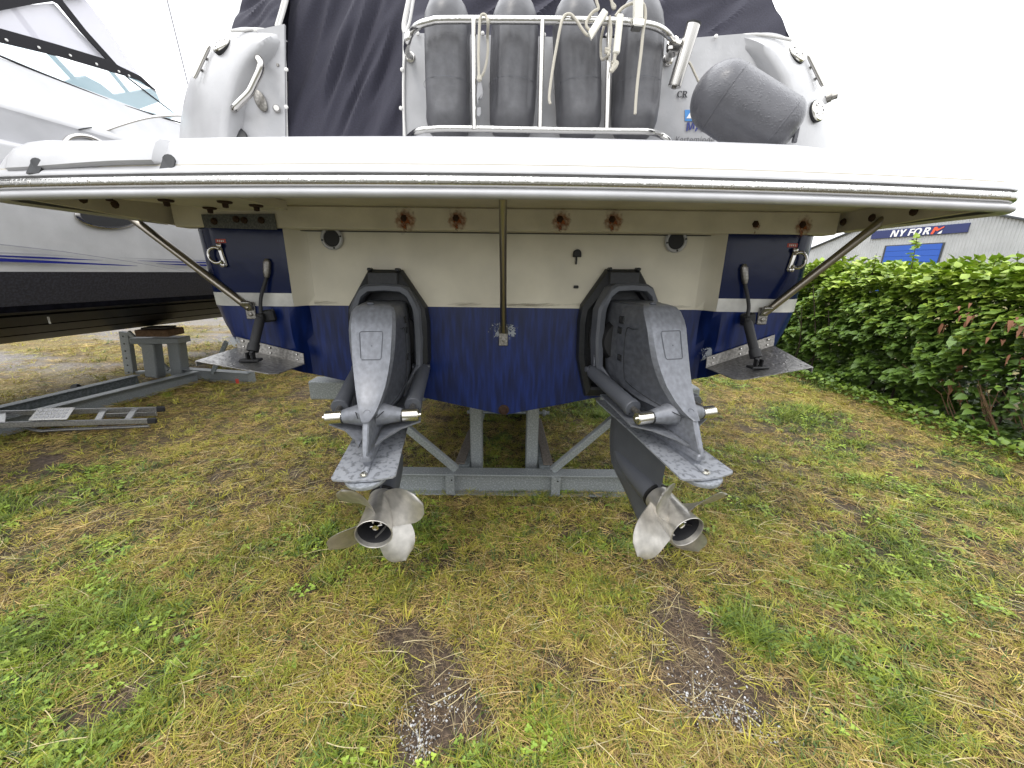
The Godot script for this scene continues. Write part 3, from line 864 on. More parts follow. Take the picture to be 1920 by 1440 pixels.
	text("MAX", fat, 0.036, lb.call(Vector3(0.867, 2.121, -2.107)), M.ink_blue, boat, "lettering")
	var stk := put(Geo.new().slab([Vector3(0.8, 2.194, -2.106), Vector3(0.871, 2.195, -2.106), Vector3(0.878, 2.147, -2.106), Vector3(0.806, 2.149, -2.106)], Vector3(0, 0, 0.002)), "sticker", M.sticker_blue, boat)
	put(Geo.new().slab([Vector3(0.811, 2.159, -2.103), Vector3(0.828, 2.187, -2.103), Vector3(0.859, 2.159, -2.103)], Vector3(0, 0, 0.001)), "sticker_mark", M.sign_white, stk)


func build_rack() -> void:
	var r := sub("fender_rack", Vector3(0.1, 1.95, -1.9), boat)
	var tp: Array = [Vector3(-0.481, 2.387, -2.1), Vector3(-0.478, 2.372, -2.02)] + [Vector3(-0.445, 2.35, -1.9), Vector3(-0.426, 2.383, -1.9)] + [Vector3(-0.381, 2.376, -1.84), Vector3(-0.335, 2.388, -1.84), Vector3(-0.268, 2.394, -1.84)] + [Vector3(0.128, 2.391, -1.83), Vector3(0.377, 2.39, -1.83), Vector3(0.46, 2.386, -1.83)] + [Vector3(0.537, 2.382, -1.84), Vector3(0.592, 2.373, -1.86), Vector3(0.651, 2.376, -1.93), Vector3(0.686, 2.384, -2.02), Vector3(0.691, 2.401, -2.1)]
	put(Geo.new().tube(curve(tp, 6), 0.0135, 14), "rail", M.steel_wet, r, 60)
	var bt: Array = [Vector3(-0.524, 2.005, -2.02), Vector3(-0.502, 2.032, -2.02)] + [Vector3(-0.411, 2.01, -1.84), Vector3(-0.343, 2.02, -1.84), Vector3(-0.236, 2.023, -1.84)] + [Vector3(0.142, 2.018, -1.83), Vector3(0.475, 2.018, -1.83), Vector3(0.553, 2.017, -1.83)] + [Vector3(0.629, 2.027, -1.9), Vector3(0.668, 2.005, -1.9)] + [Vector3(0.726, 2.011, -2)]
	put(Geo.new().tube(curve(bt, 6), 0.0125, 14), "rail", M.steel_wet, r, 60)
	for q in [[Vector3(-0.166, 2.39, -1.826), Vector3(-0.17, 2.016, -1.826)], [Vector3(0.101, 2.389, -1.826), Vector3(0.102, 2.017, -1.826)], [Vector3(0.362, 2.388, -1.826), Vector3(0.379, 2.018, -1.826)]]:
		put(Geo.new().tube(q, 0.0095, 12), "upright", M.steel, r, 60)
	put(Geo.new().lathe(frame(Vector3(-0.483, 2.388, -2.107), Vector3.BACK), [Vector2(0.022, 0), Vector2(0.021, 0.006), Vector2(0.014, 0.01)], 20), "base_flange", M.steel, r)
	put(Geo.new().tube([Vector3(0.693, 2.389, -2.1), Vector3(0.67, 2.375, -2)], 0.016, 14).lathe(frame(Vector3(0.695, 2.39, -2.107), Vector3.BACK), [Vector2(0.026, 0), Vector2(0.024, 0.008), Vector2(0.016, 0.014)], 20), "base_flange", M.steel, r)
	# rod holder clamped to the rail end
	var h := sub("rod_holder", Vector3(0.677, 2.295, -1.86), boat)
	var a := Vector3(0.702, 2.402, -1.86)
	var b := Vector3(0.666, 2.204, -1.9)
	put(Geo.new().tube([b, a], 0.0265, 24, false).tube([b, b.lerp(a, 0.02)], 0.0265, 24), "tube", M.steel, h, 60)
	put(Geo.new().tube([a.lerp(b, 0.015), a.lerp(b, -0.012)], 0.0285, 24).tube([a.lerp(b, 0.0), a.lerp(b, -0.014)], 0.02, 20), "rim_cap", M.rubber, h, 60)
	put(Geo.new().tube([b, b.lerp(a, -0.03)], 0.01, 12), "drain_pin", M.steel_dull, h)
	put(Geo.new().tube([Vector3(0.646, 2.37, -1.95), Vector3(0.693, 2.33, -1.87)], 0.019, 16).tube([Vector3(0.651, 2.379, -1.93), Vector3(0.673, 2.358, -1.98)], 0.021, 16).box(Transform3D(Basis(), Vector3(0.645, 2.35, -1.93)), Vector3(0.03, 0.02, 0.03), 0.005), "clamp", M.steel, h, 50)


# ------------------------------------------------------------------ sterndrive
func plan(a: float, da: float, w: float, df: float, y: float) -> PackedVector3Array:
	# rounded wedge seen from above: narrow aft face a at da, sides w running forward to df; blunt near the top, sharp lower down
	var k := smoothstep(0.95, 1.24, y)
	var half := [Vector2(0.0, da), Vector2(a * 0.6, da), Vector2(a, da - 0.006), Vector2(a + (w - a) * lerpf(0.12, 0.35, k) + 0.004 * k, da - lerpf(0.045, 0.022, k)), Vector2(lerpf(a, w, lerpf(0.5, 0.7, k)), lerpf(da, df, lerpf(0.45, 0.25, k))), Vector2(w, lerpf(da, df, lerpf(0.8, 0.6, k))), Vector2(w, df + 0.03), Vector2(w - 0.02, df)]
	var out := PackedVector3Array()
	for q in half: out.append(Vector3(q.x, y, q.y))
	half.reverse()
	for i in half.size() - 1: out.append(Vector3(-half[i].x, y, half[i].y))
	return out


func foil(y: float, lead: float, trail: float, th: float) -> PackedVector3Array:
	var out := PackedVector3Array()
	for s in [1, -1]:
		for i in 9:
			var u := i / 9.0 if s > 0 else 1.0 - i / 9.0
			var t := th * 1.9 * sqrt(maxf(u, 0.0)) * (1.0 - u * 0.93) * 1.05
			out.append(Vector3(s * t, y, lerpf(lead, trail, u)))
	return out


func blade(r0: float, r1: float, phi: float, hand: float, ax: float) -> Geo:
	var sides := [[], []]
	for i in 13:
		var t := i / 12.0
		var r := lerpf(r0, r1, t)
		var w := 0.047 + 0.033 * sin(PI * minf(t * 0.7 + 0.02, 1.0))
		if t > 0.55: w *= sqrt(maxf(0.0, 1.0 - pow((t - 0.55) / 0.45, 2.4)))
		var skew := hand * 0.12 * t * t
		var ra := PackedVector3Array()
		var rb := PackedVector3Array()
		for j in 9:
			var u := -1.0 + j / 4.0
			var th := phi + skew + u * w / r * 0.92
			var z := ax + 0.07 * t + hand * 0.53 * (u * w / r) / TAU + 0.008 * t * (1.0 - u * u)
			var q := Vector3(r * cos(th), r * sin(th), z)
			var tk := (0.0055 * (1.0 - 0.7 * t)) * (1.0 - 0.75 * u * u) + 0.0008
			ra.append(q + Vector3(0, 0, tk)); rb.append(q - Vector3(0, 0, tk))
		sides[0].append(ra); sides[1].append(rb)
	var g := Geo.new().loft(sides[0], false)
	var fl := []
	for q in sides[1]:
		var c: PackedVector3Array = q.duplicate()
		c.reverse()
		fl.append(c)
	g.loft(fl, false)
	for i in 12:
		for e in [0, 8]: g.quad(sides[0][i][e], sides[1][i][e], sides[1][i + 1][e], sides[0][i + 1][e])
	return g


func drive(x0: float, yo: float, steer: float, hand: float, phi: float) -> void:
	var T := Transform3D(Basis(Vector3.UP, steer), Vector3(x0, yo, -2.05))
	var F := Transform3D(Basis(), Vector3(x0, yo, -2.05))   # what stays fixed to the transom
	var d := sub("sterndrive", Vector3(x0, yo + 0.9, -2.05), boat)
	# transom shield: bevelled octagonal frame, open in the middle
	var oct := [Vector2(-0.083, 1.462), Vector2(0.083, 1.462), Vector2(0.2, 1.282), Vector2(0.21, 1.2), Vector2(0.205, 1.0), Vector2(0.17, 0.86), Vector2(0.15, 0.79), Vector2(-0.15, 0.79), Vector2(-0.17, 0.86), Vector2(-0.205, 1.0), Vector2(-0.21, 1.2), Vector2(-0.2, 1.282)]
	var rings := []
	for q in [[1.0, 0.0], [1.0, 0.03], [0.97, 0.055], [0.86, 0.075], [0.82, 0.07], [0.80, 0.02]]:
		var ring := PackedVector3Array()
		for p in oct: ring.append(Vector3(p.x * q[0], 1.14 + (p.y - 1.14) * (q[0] if p.y < 1.3 else lerpf(1.0, q[0], 1.6)), q[1]))
		rings.append(ring)
	put(Geo.new().loft(rings, true, true).xform(F), "transom_shield", M.shield, d, 25)
	put(Geo.new().box(F * Transform3D(Basis(Vector3.RIGHT, -0.12), Vector3(0, 1.405, 0.078)), Vector3(0.15, 0.09, 0.01), 0.006).box(F * Transform3D(Basis(), Vector3(-0.07, 1.462, 0.045)), Vector3(0.016, 0.016, 0.05), 0.004).box(F * Transform3D(Basis(), Vector3(0.07, 1.462, 0.045)), Vector3(0.02, 0.016, 0.05), 0.004), "shield_cover", M.shield, d)
	# dark bellows behind
	put(Geo.new().lathe(F * Transform3D(Basis(Vector3.RIGHT, PI / 2), Vector3(0, 1.12, 0.0)), [Vector2(0.15, 0.0), Vector2(0.15, 0.04), Vector2(0.1, 0.05), Vector2(0.12, 0.08), Vector2(0.1, 0.11), Vector2(0.12, 0.14), Vector2(0.1, 0.18)], 24), "bellows", M.black, d)
	# steering helmet: a horseshoe collar that turns with the drive
	var outer := [Vector2(-0.165, 0.99), Vector2(-0.175, 1.12), Vector2(-0.172, 1.27), Vector2(-0.155, 1.31), Vector2(-0.118, 1.375), Vector2(-0.085, 1.392), Vector2(0.0, 1.397), Vector2(0.085, 1.392), Vector2(0.118, 1.375), Vector2(0.155, 1.31), Vector2(0.172, 1.27), Vector2(0.175, 1.12), Vector2(0.165, 0.99), Vector2(0.12, 0.9), Vector2(0.085, 0.84)]
	var inner := [Vector2(-0.128, 0.99), Vector2(-0.13, 1.1), Vector2(-0.13, 1.22), Vector2(-0.128, 1.27), Vector2(-0.108, 1.325), Vector2(-0.075, 1.352), Vector2(0.0, 1.357), Vector2(0.075, 1.352), Vector2(0.108, 1.325), Vector2(0.128, 1.27), Vector2(0.13, 1.22), Vector2(0.13, 1.1), Vector2(0.128, 0.99), Vector2(0.098, 0.93), Vector2(0.06, 0.885)]
	outer.push_front(Vector2(-0.12, 0.9)); outer.push_front(Vector2(-0.085, 0.84))
	inner.push_front(Vector2(-0.098, 0.93)); inner.push_front(Vector2(-0.06, 0.885))
	rings = []
	for i in outer.size():
		var o: Vector2 = outer[i]
		var n: Vector2 = inner[i]
		var lean := 0.13 + 0.10 * clampf((1.0 - o.y) / 0.16, 0, 1)
		rings.append(PackedVector3Array([Vector3(o.x, o.y, lean - 0.07), Vector3(o.x, o.y, lean - 0.012), Vector3(lerpf(o.x, n.x, 0.25), lerpf(o.y, n.y, 0.25), lean), Vector3(lerpf(o.x, n.x, 0.8), lerpf(o.y, n.y, 0.8), lean), Vector3(n.x, n.y, lean - 0.012), Vector3(n.x, n.y, lean - 0.09)]))
	put(Geo.new().loft(rings, true, true).xform(T), "steering_helmet", M.drive_dark, d, 35)
	# upper gear housing and its sloping aft cover
	var up := [[1.315, 0.28, 0.055, 0.075, 0.06], [1.305, 0.3, 0.075, 0.098, 0.05], [1.26, 0.3, 0.085, 0.106, 0.045], [1.1, 0.35, 0.085, 0.11, 0.06], [0.97, 0.45, 0.07, 0.105, 0.08], [0.86, 0.55, 0.05, 0.085, 0.11]]
	rings = []
	for q in up: rings.append(plan(q[2], q[1], q[3], q[4], q[0]))
	put(Geo.new().loft(rings).xform(T), "upper_gear_housing", M.drive_shaded, d, 40)
	var cv := [[1.312, 0.345, 0.05, 0.068, 0.23], [1.304, 0.375, 0.07, 0.088, 0.2], [1.285, 0.398, 0.081, 0.1, 0.19], [1.25, 0.425, 0.084, 0.107, 0.19], [1.215, 0.446, 0.083, 0.111, 0.19], [1.16, 0.468, 0.080, 0.113, 0.19], [1.10, 0.494, 0.076, 0.113, 0.19], [1.05, 0.521, 0.069, 0.112, 0.19], [1.0, 0.553, 0.060, 0.110, 0.19], [0.95, 0.598, 0.045, 0.106, 0.2], [0.92, 0.634, 0.033, 0.1, 0.25], [0.903, 0.66, 0.022, 0.09, 0.35], [0.894, 0.678, 0.014, 0.06, 0.5]]
	rings = []
	var aft := []
	for q in cv:
		var ring := plan(q[2], q[1], q[3], q[4], q[0])
		rings.append(ring)
		aft.append(PackedVector3Array([ring[12], ring[13], ring[14], ring[0], ring[1], ring[2], ring[3]]))
	var cg := Geo.new()
	var sides := []
	for ring in rings: sides.append(ring.slice(3, 13))
	cg.loft(sides, false)
	var bot: PackedVector3Array = rings[-1]
	for i in bot.size(): cg.tri(bot[i], bot[(i + 1) % bot.size()], Vector3(0, 0.894, 0.55))
	put(cg.xform(T), "side_panel", M.drive_shaded, d, 32)  # cover sides split off to carry the shaded colour
	var tg := Geo.new().loft(aft, false)
	var tp: PackedVector3Array = rings[0]
	for i in tp.size(): tg.tri(tp[(i + 1) % tp.size()], tp[i], Vector3(0, 1.313, 0.28))
	var cover := put(tg.xform(T), "drive_cover", M.drive, d, 32)
	# outline of the recessed maker's panel on the aft face, moulded lines and latch recesses on the side
	var face := func(x: float, y: float, o := 0.0012) -> Vector3: return Vector3(x, y, (lerpf(0.446, 0.494, (1.215 - y) / 0.115)) + o)
	var pn := []
	for q in [[-0.04, 1.212], [0.044, 1.212], [0.047, 1.206], [0.041, 1.108], [0.036, 1.101], [-0.035, 1.101], [-0.041, 1.108], [-0.047, 1.206], [-0.04, 1.212]]: pn.append(face.call(q[0], q[1]))
	put(Geo.new().tube(pn, 0.0016, 6).xform(T), "panel_outline", M.drive_dark, cover)
	put(Geo.new().lathe(T * frame(Vector3(0.002, 1.155, 0.4715), Vector3(0, 0.4, 1)), [Vector2(0.003, 0), Vector2(0.002, 0.001)], 8), "panel_mark", M.drive_dark, cover)
	put(Geo.new().lathe(T * frame(Vector3(0.0, 0.917, 0.6345), Vector3(0, 0.75, 0.66)), [Vector2(0.014, 0.0), Vector2(0.0142, 0.0025), Vector2(0.011, 0.0025), Vector2(0.0105, -0.01)], 20), "drain_hole", M.drive_dark, cover)
	put(Geo.new().lathe(T * frame(Vector3(0.0, 0.917, 0.6345), Vector3(0, 0.75, 0.66)), [Vector2(0.011, 0.0), Vector2(0.0105, 0.0015)], 20), "hole_shadow", M.black, cover)
	put(Geo.new().box(T * Transform3D(Basis(), Vector3(-0.02, 1.317, 0.33)), Vector3(0.03, 0.012, 0.02), 0.004), "vent_screw", M.drive_dark, cover)
	for s in [-1, 1]:
		for q in [[1.235, 0.235], [1.185, 0.23], [1.06, 0.25]]:
			put(Geo.new().box(T * Transform3D(Basis(), Vector3(s * 0.1105, q[0], q[1])), Vector3(0.006, 0.034, 0.042), 0.003).tube([T * Vector3(s * 0.1125, q[0] + 0.012, q[1] - 0.012), T * Vector3(s * 0.1125, q[0] - 0.01, q[1] + 0.012)], 0.006, 8), "latch", M.shield, cover)
		put(Geo.new().tube(curve([T * Vector3(s * 0.098, 1.215, 0.395), T * Vector3(s * 0.108, 1.205, 0.33), T * Vector3(s * 0.1125, 1.2, 0.29), T * Vector3(s * 0.1125, 1.1, 0.285), T * Vector3(s * 0.1105, 0.99, 0.3), T * Vector3(s * 0.107, 0.955, 0.34), T * Vector3(s * 0.088, 0.925, 0.5), T * Vector3(s * 0.035, 0.897, 0.64)], 4), 0.0018, 6), "seam", M.shield, cover)
	# intermediate housing: nose ridge, arms that carry the rams
	var md := [[0.915, 0.63, 0.016, 0.072, 0.12], [0.893, 0.668, 0.011, 0.062, 0.13], [0.86, 0.686, 0.013, 0.06, 0.14], [0.82, 0.706, 0.012, 0.052, 0.15], [0.79, 0.722, 0.011, 0.044, 0.15], [0.775, 0.727, 0.009, 0.036, 0.15], [0.768, 0.73, 0.018, 0.036, 0.15], [0.752, 0.729, 0.022, 0.035, 0.15], [0.746, 0.72, 0.014, 0.03, 0.15], [0.72, 0.71, 0.013, 0.03, 0.1]]
	rings = []
	for q in md: rings.append(plan(q[2], q[1], q[3], q[4], q[0]))
	var mid := put(Geo.new().loft(rings).xform(T), "intermediate_housing", M.drive, d, 28)
	for s in [-1, 1]:
		put(Geo.new().tube(curve([T * Vector3(s * 0.02, 0.885, 0.56), T * Vector3(s * 0.07, 0.88, 0.555), T * Vector3(s * 0.105, 0.876, 0.552), T * Vector3(s * 0.118, 0.874, 0.552)], 4), [0.052, 0.05, 0.047, 0.043, 0.04, 0.037, 0.035, 0.033, 0.031, 0.030, 0.029, 0.029, 0.029], 18), "ram_arm", M.drive, d, 50)
		put(Geo.new().tube([T * Vector3(s * 0.116, 0.874, 0.552), T * Vector3(s * 0.122, 0.874, 0.552)], 0.029, 18), "bushing", M.rubber, d)
		put(Geo.new().tube([T * Vector3(s * 0.121, 0.874, 0.552), T * Vector3(s * 0.123, 0.874, 0.552), T * Vector3(s * 0.183, 0.873, 0.552), T * Vector3(s * 0.188, 0.873, 0.552)], [0.024, 0.027, 0.027, 0.023], 22).tube([T * Vector3(s * 0.187, 0.873, 0.552), T * Vector3(s * 0.198, 0.873, 0.552)], 0.009, 12), "pin_cap", M.nickel, d, 40)
		# trim ram: thick cylinder, ringed end, polished rod
		var e0 := T * Vector3(s * 0.165, 0.955, 0.09)
		var e1 := T * Vector3(s * 0.155, 0.885, 0.47)
		var e2 := T * Vector3(s * 0.153, 0.874, 0.552)
		put(Geo.new().tube([e0, e0.lerp(e1, 0.03), e0.lerp(e1, 0.93), e0.lerp(e1, 0.935), e1.lerp(e0, 0.01), e1], [0.03, 0.035, 0.035, 0.038, 0.038, 0.035], 24).tube([e0 + T.basis * Vector3(-s * 0.055, 0.01, -0.01), e0 + T.basis * Vector3(s * 0.012, 0.01, -0.01)], 0.02, 16), "trim_ram", M.drive_dark, d, 40)
		put(Geo.new().tube([e0 + T.basis * Vector3(s * 0.012, 0.01, -0.01), e0 + T.basis * Vector3(s * 0.035, 0.01, -0.01)], 0.014, 14).tube(curve([e0 + Vector3(0, 0.035, 0.03), e0 + Vector3(0.0, 0.075, 0.02), e0 + T.basis * Vector3(-s * 0.02, 0.11, -0.06)], 4), 0.006, 8), "ram_pivot", M.drive_dark, d)
		put(Geo.new().tube([e1, e2], 0.0125, 14), "ram_rod", M.steel_dull, d)
		var dirx := (e1 - e0).normalized()
		for k in 4:
			var aa := 0.6 + k * PI / 2
			var c := e1 + dirx * 0.0005 + (Vector3.UP * sin(aa) + dirx.cross(Vector3.UP) * cos(aa)) * 0.0265
			put(Geo.new().lathe(frame(c, dirx), [Vector2(0.0045, 0), Vector2(0.004, 0.0012)], 8), "screw", M.black, d)
		# splash plate wing
		put(Geo.new().slab([T * Vector3(s * 0.04, 0.842, 0.15), T * Vector3(s * 0.165, 0.862, 0.19), T * Vector3(s * 0.191, 0.833, 0.52), T * Vector3(s * 0.115, 0.822, 0.565), T * Vector3(s * 0.055, 0.808, 0.64), T * Vector3(s * 0.03, 0.80, 0.69)], Vector3(0, -0.009, 0), 0.002), "splash_plate", M.drive, d, 30)
	# anti-ventilation plate with rib and bolt
	var vp := put(Geo.new().slab([T * Vector3(-0.1, 0.772, 0.03), T * Vector3(0.1, 0.772, 0.03), T * Vector3(0.112, 0.75, 0.4), T * Vector3(0.118, 0.712, 0.765), T * Vector3(0.108, 0.7105, 0.777), T * Vector3(0.04, 0.709, 0.79), T * Vector3(-0.04, 0.709, 0.79), T * Vector3(-0.108, 0.7105, 0.777), T * Vector3(-0.118, 0.712, 0.765), T * Vector3(-0.112, 0.75, 0.4)], Vector3(0, -0.009, -0.001), 0.002), "ventilation_plate", M.drive_worn, d, 30)
	put(Geo.new().box(T * Transform3D(Basis(Vector3.RIGHT, 0.1), Vector3(0, 0.722, 0.725)), Vector3(0.026, 0.014, 0.06), 0.004), "plate_rib", M.drive_worn, vp)
	put(Geo.new().lathe(T * frame(Vector3(0, 0.716, 0.76), Vector3(0, 1, 0.1)), [Vector2(0.016, 0), Vector2(0.015, 0.003), Vector2(0.009, 0.004), Vector2(0.009, 0.01), Vector2(0.002, 0.011)], 8), "plate_bolt", M.nickel, vp, 25)
	put(Geo.new().lathe(T * Transform3D(Basis(Vector3.RIGHT, 0.1), Vector3(0, 0.694, 0.732)), [Vector2(0.078, 0.006), Vector2(0.08, 0.0), Vector2(0.076, -0.012), Vector2(0.05, -0.02)], 32), "anode", M.zinc, d)
	# lower leg, bullet, skeg
	rings = []
	for q in [[0.75, 0.04, 0.56, 0.045], [0.70, 0.035, 0.55, 0.04], [0.62, 0.03, 0.535, 0.034], [0.55, 0.03, 0.53, 0.034], [0.49, 0.045, 0.52, 0.045], [0.44, 0.075, 0.50, 0.05], [0.39, 0.125, 0.46, 0.03], [0.32, 0.25, 0.47, 0.014], [0.25, 0.365, 0.475, 0.008]]: rings.append(foil(q[0], q[1], q[2], q[3]))
	put(Geo.new().loft(rings).xform(T), "lower_leg", M.drive_dark, d, 40)
	var sh := T * Transform3D(Basis(Vector3.RIGHT, PI / 2 + 0.15), Vector3(0, 0.417, 0.717))   # shaft axis is local y, pointing aft
	put(Geo.new().lathe(sh, [Vector2(0.002, -0.62), Vector2(0.025, -0.6), Vector2(0.045, -0.54), Vector2(0.057, -0.44), Vector2(0.061, -0.3), Vector2(0.060, -0.235)], 28).xform(Transform3D()), "gearcase", M.drive_dark, d, 50)
	put(Geo.new().lathe(sh, [Vector2(0.058, -0.236), Vector2(0.064, -0.232), Vector2(0.064, -0.222), Vector2(0.056, -0.218)], 28), "line_cutter", M.black, d)
	# propeller
	put(Geo.new().lathe(sh, [Vector2(0.05, -0.215), Vector2(0.062, -0.212), Vector2(0.064, -0.12), Vector2(0.069, -0.04), Vector2(0.076, 0.0), Vector2(0.0745, 0.002), Vector2(0.0715, 0.0), Vector2(0.069, -0.02)], 40, false), "propeller_hub", M.prop, d, 45)
	put(Geo.new().lathe(sh, [Vector2(0.069, -0.02), Vector2(0.064, -0.05), Vector2(0.06, -0.14), Vector2(0.002, -0.14)], 40, false), "propeller_bore", M.rubber, d, 45)
	put(Geo.new().lathe(sh, [Vector2(0.026, -0.14), Vector2(0.026, -0.075), Vector2(0.022, -0.07), Vector2(0.014, -0.07), Vector2(0.014, -0.035), Vector2(0.001, -0.033)], 8).tube([sh * Vector3(-0.024, -0.048, 0.004), sh * Vector3(0.026, -0.048, -0.004)], 0.0035, 8), "propeller_nut", M.steel, d, 30)
	for k in 4:
		var P := sh * Transform3D(Basis(Vector3.RIGHT, -PI / 2), Vector3.ZERO)   # back to z along the shaft
		put(blade(0.058, 0.230, phi + k * PI / 2, hand, -0.115).xform(P), "propeller_blade", M.prop, d, 50)
# ------------------------------------------------------------------ the boat on the left
var LF := Vector3(sin(deg_to_rad(10.0)), 0, -cos(deg_to_rad(10.0)))
var LN := Vector3(cos(deg_to_rad(10.0)), 0, sin(deg_to_rad(10.0)))


func lb(s: float, o: float, y: float) -> Vector3:   # along the hull towards its bow, outboard of its side, height
	return Vector3(-3.6, y, -2.75) + LF * s + LN * o


func lrows(rows: Array, s0 := -2.6, s1 := 7.5, n := 40, only := -1) -> Geo:
	var g := Geo.new()
	for side in ([0, 1] if only < 0 else [only]):
		var rings := []
		for r in rows:
			var ring := PackedVector3Array()
			for i in n + 1:
				var s := lerpf(s0, s1, float(i) / n)
				var k := clampf((s - 3.2) / 4.6, 0, 1)
				var half: float = (1.5 + r.x) * (1.0 - pow(k, 2.2))
				ring.append(lb(s, -1.5 + half * (1 if side == 0 else -1), r.y + (0.55 if r.y < 1.3 else 0.18) * k * k * (1.0 if r.x > -1.4 else 1.4)))
			rings.append(ring)
		g.loft(rings, false)
	return g


func strip(top: Array, bot: Array) -> Geo:
	return Geo.new().loft([PackedVector3Array(top), PackedVector3Array(bot)], false)


func build_neighbour() -> void:
	var b := thing("neighbour_boat", lb(1.5, -1.5, 0.72), "white cabin cruiser with black bottom and blue stripes, left of the navy yacht", "boat")
	put(lrows([Vector2(-1.5, 0.72), Vector2(-1.05, 0.835), Vector2(-1.05, 0.855), Vector2(-1.0, 0.85), Vector2(-0.62, 0.955), Vector2(-0.62, 0.978), Vector2(-0.57, 0.97), Vector2(-0.22, 1.075), Vector2(-0.22, 1.10), Vector2(-0.17, 1.095), Vector2(-0.085, 1.12), Vector2(-0.085, 1.165)]), "hull_bottom", M.black_hull, b, 20)
	for sd in 2: put(lrows([Vector2(-0.085, 1.165), Vector2(-0.075, 1.19), Vector2(0.0, 1.41)], -2.6, 7.5, 40, sd), "boot_top", M.chalky, b, 30)
	for sd in 2: put(lrows([Vector2(0.0, 1.41), Vector2(0.03, 1.6), Vector2(0.06, 1.8), Vector2(0.085, 2.0), Vector2(0.09, 2.04)], -2.6, 7.5, 40, sd), "topsides", M.white_hull, b, 50)
	for sd in 2: put(lrows([Vector2(0.09, 2.04), Vector2(0.12, 2.045), Vector2(0.125, 2.07), Vector2(0.12, 2.095), Vector2(0.09, 2.1)], -2.6, 7.5, 40, sd), "rub_rail", M.stripe_grey, b, 40)
	for sd in 2: put(lrows([Vector2(0.09, 2.1), Vector2(0.075, 2.24), Vector2(0.055, 2.27), Vector2(0.02, 2.285), Vector2(0.0, 2.29)], -2.6, 7.5, 40, sd), "deck_edge", M.white_hull, b, 50)
	for sd in 2: put(lrows([Vector2(0.0, 2.29), Vector2(-0.01, 2.47), Vector2(-0.005, 2.50)], -2.6, 7.5, 40, sd), "side_panel", M.panel_grey, b, 30)
	for sd in 2: put(lrows([Vector2(-0.005, 2.50), Vector2(-0.01, 2.53), Vector2(-0.04, 2.56), Vector2(-0.1, 2.62), Vector2(-0.2, 2.8), Vector2(-0.25, 2.9), Vector2(-0.3, 2.92), Vector2(-0.9, 2.96), Vector2(-1.5, 2.98)], -2.6, 7.5, 40, sd), "cabin_side", M.white_hull, b, 40)
	put(Geo.new().slab([lb(-2.6, 0.06, 1.2), lb(-2.6, 0.06, 2.9), lb(-2.6, -3.06, 2.9), lb(-2.6, -3.06, 1.2), lb(-2.6, -1.5, 0.72)], LF * 0.03), "transom", M.white_hull, b)
	# stripes and the moulded line that cuts them
	for q in [[[Vector3(-3.573, 1.527, -2.642), Vector3(-3.548, 1.52, -2.784), Vector3(-3.499, 1.516, -3.061), Vector3(-3.445, 1.504, -3.368)], [Vector3(-3.574, 1.519, -2.64), Vector3(-3.549, 1.509, -2.781), Vector3(-3.5, 1.502, -3.058), Vector3(-3.445, 1.503, -3.368)], "stripe_blue"],
			[[Vector3(-3.578, 1.516, -2.643), Vector3(-3.554, 1.501, -2.783), Vector3(-3.494, 1.487, -3.12), Vector3(-3.431, 1.472, -3.48), Vector3(-3.405, 1.464, -3.628)], [Vector3(-3.579, 1.492, -2.637), Vector3(-3.555, 1.477, -2.777), Vector3(-3.495, 1.471, -3.116), Vector3(-3.431, 1.463, -3.478), Vector3(-3.405, 1.462, -3.627)], "stripe_blue"],
			[[Vector3(-3.568, 1.539, -2.642), Vector3(-3.543, 1.54, -2.786), Vector3(-3.505, 1.539, -3.003), Vector3(-3.473, 1.529, -3.181)], [Vector3(-3.569, 1.53, -2.64), Vector3(-3.543, 1.531, -2.783), Vector3(-3.505, 1.526, -3), Vector3(-3.473, 1.527, -3.18)], "stripe_grey"],
			[[Vector3(-3.422, 1.53, -3.502), Vector3(-3.364, 1.53, -3.83), Vector3(-3.244, 1.535, -4.508)], [Vector3(-3.422, 1.528, -3.501), Vector3(-3.364, 1.522, -3.828), Vector3(-3.245, 1.525, -4.505)], "stripe_grey"],
			[[Vector3(-3.4, 1.51, -3.636), Vector3(-3.349, 1.511, -3.926), Vector3(-3.247, 1.518, -4.506)], [Vector3(-3.4, 1.508, -3.635), Vector3(-3.349, 1.501, -3.923), Vector3(-3.247, 1.502, -4.503)], "stripe_blue"],
			[[Vector3(-3.376, 1.488, -3.791), Vector3(-3.334, 1.487, -4.027), Vector3(-3.25, 1.49, -4.503)], [Vector3(-3.376, 1.486, -3.791), Vector3(-3.335, 1.475, -4.024), Vector3(-3.251, 1.469, -4.499)], "stripe_blue"],
			[[Vector3(-3.565, 1.612, -2.66), Vector3(-3.541, 1.595, -2.799), Vector3(-3.482, 1.564, -3.131), Vector3(-3.408, 1.505, -3.552), Vector3(-3.319, 1.419, -4.055)], [Vector3(-3.565, 1.606, -2.659), Vector3(-3.541, 1.587, -2.797), Vector3(-3.482, 1.556, -3.129), Vector3(-3.408, 1.498, -3.551), Vector3(-3.319, 1.415, -4.054)], "stripe_grey"]]:
		put(strip(q[0], q[1]), "stripe", M[q[2]], b)
	put(Geo.new().tube([Vector3(-3.829, 1.051, -3.179), Vector3(-3.829, 0.994, -3.178)], 0.007, 8), "drain_tube", M.canvas_trim, b)
	# porthole
	var c := Vector3(-3.397, 1.867, -3.488)
	var dir := (Vector3(-3.352, 1.901, -3.744) - c).normalized()
	var el := func(k: float, o: float) -> Array:
		var e := []
		for i in 36: e.append(c + dir * 0.25 * k * cos(TAU * i / 36) + Vector3.UP * 0.105 * k * sin(TAU * i / 36) + LN * o)
		return e
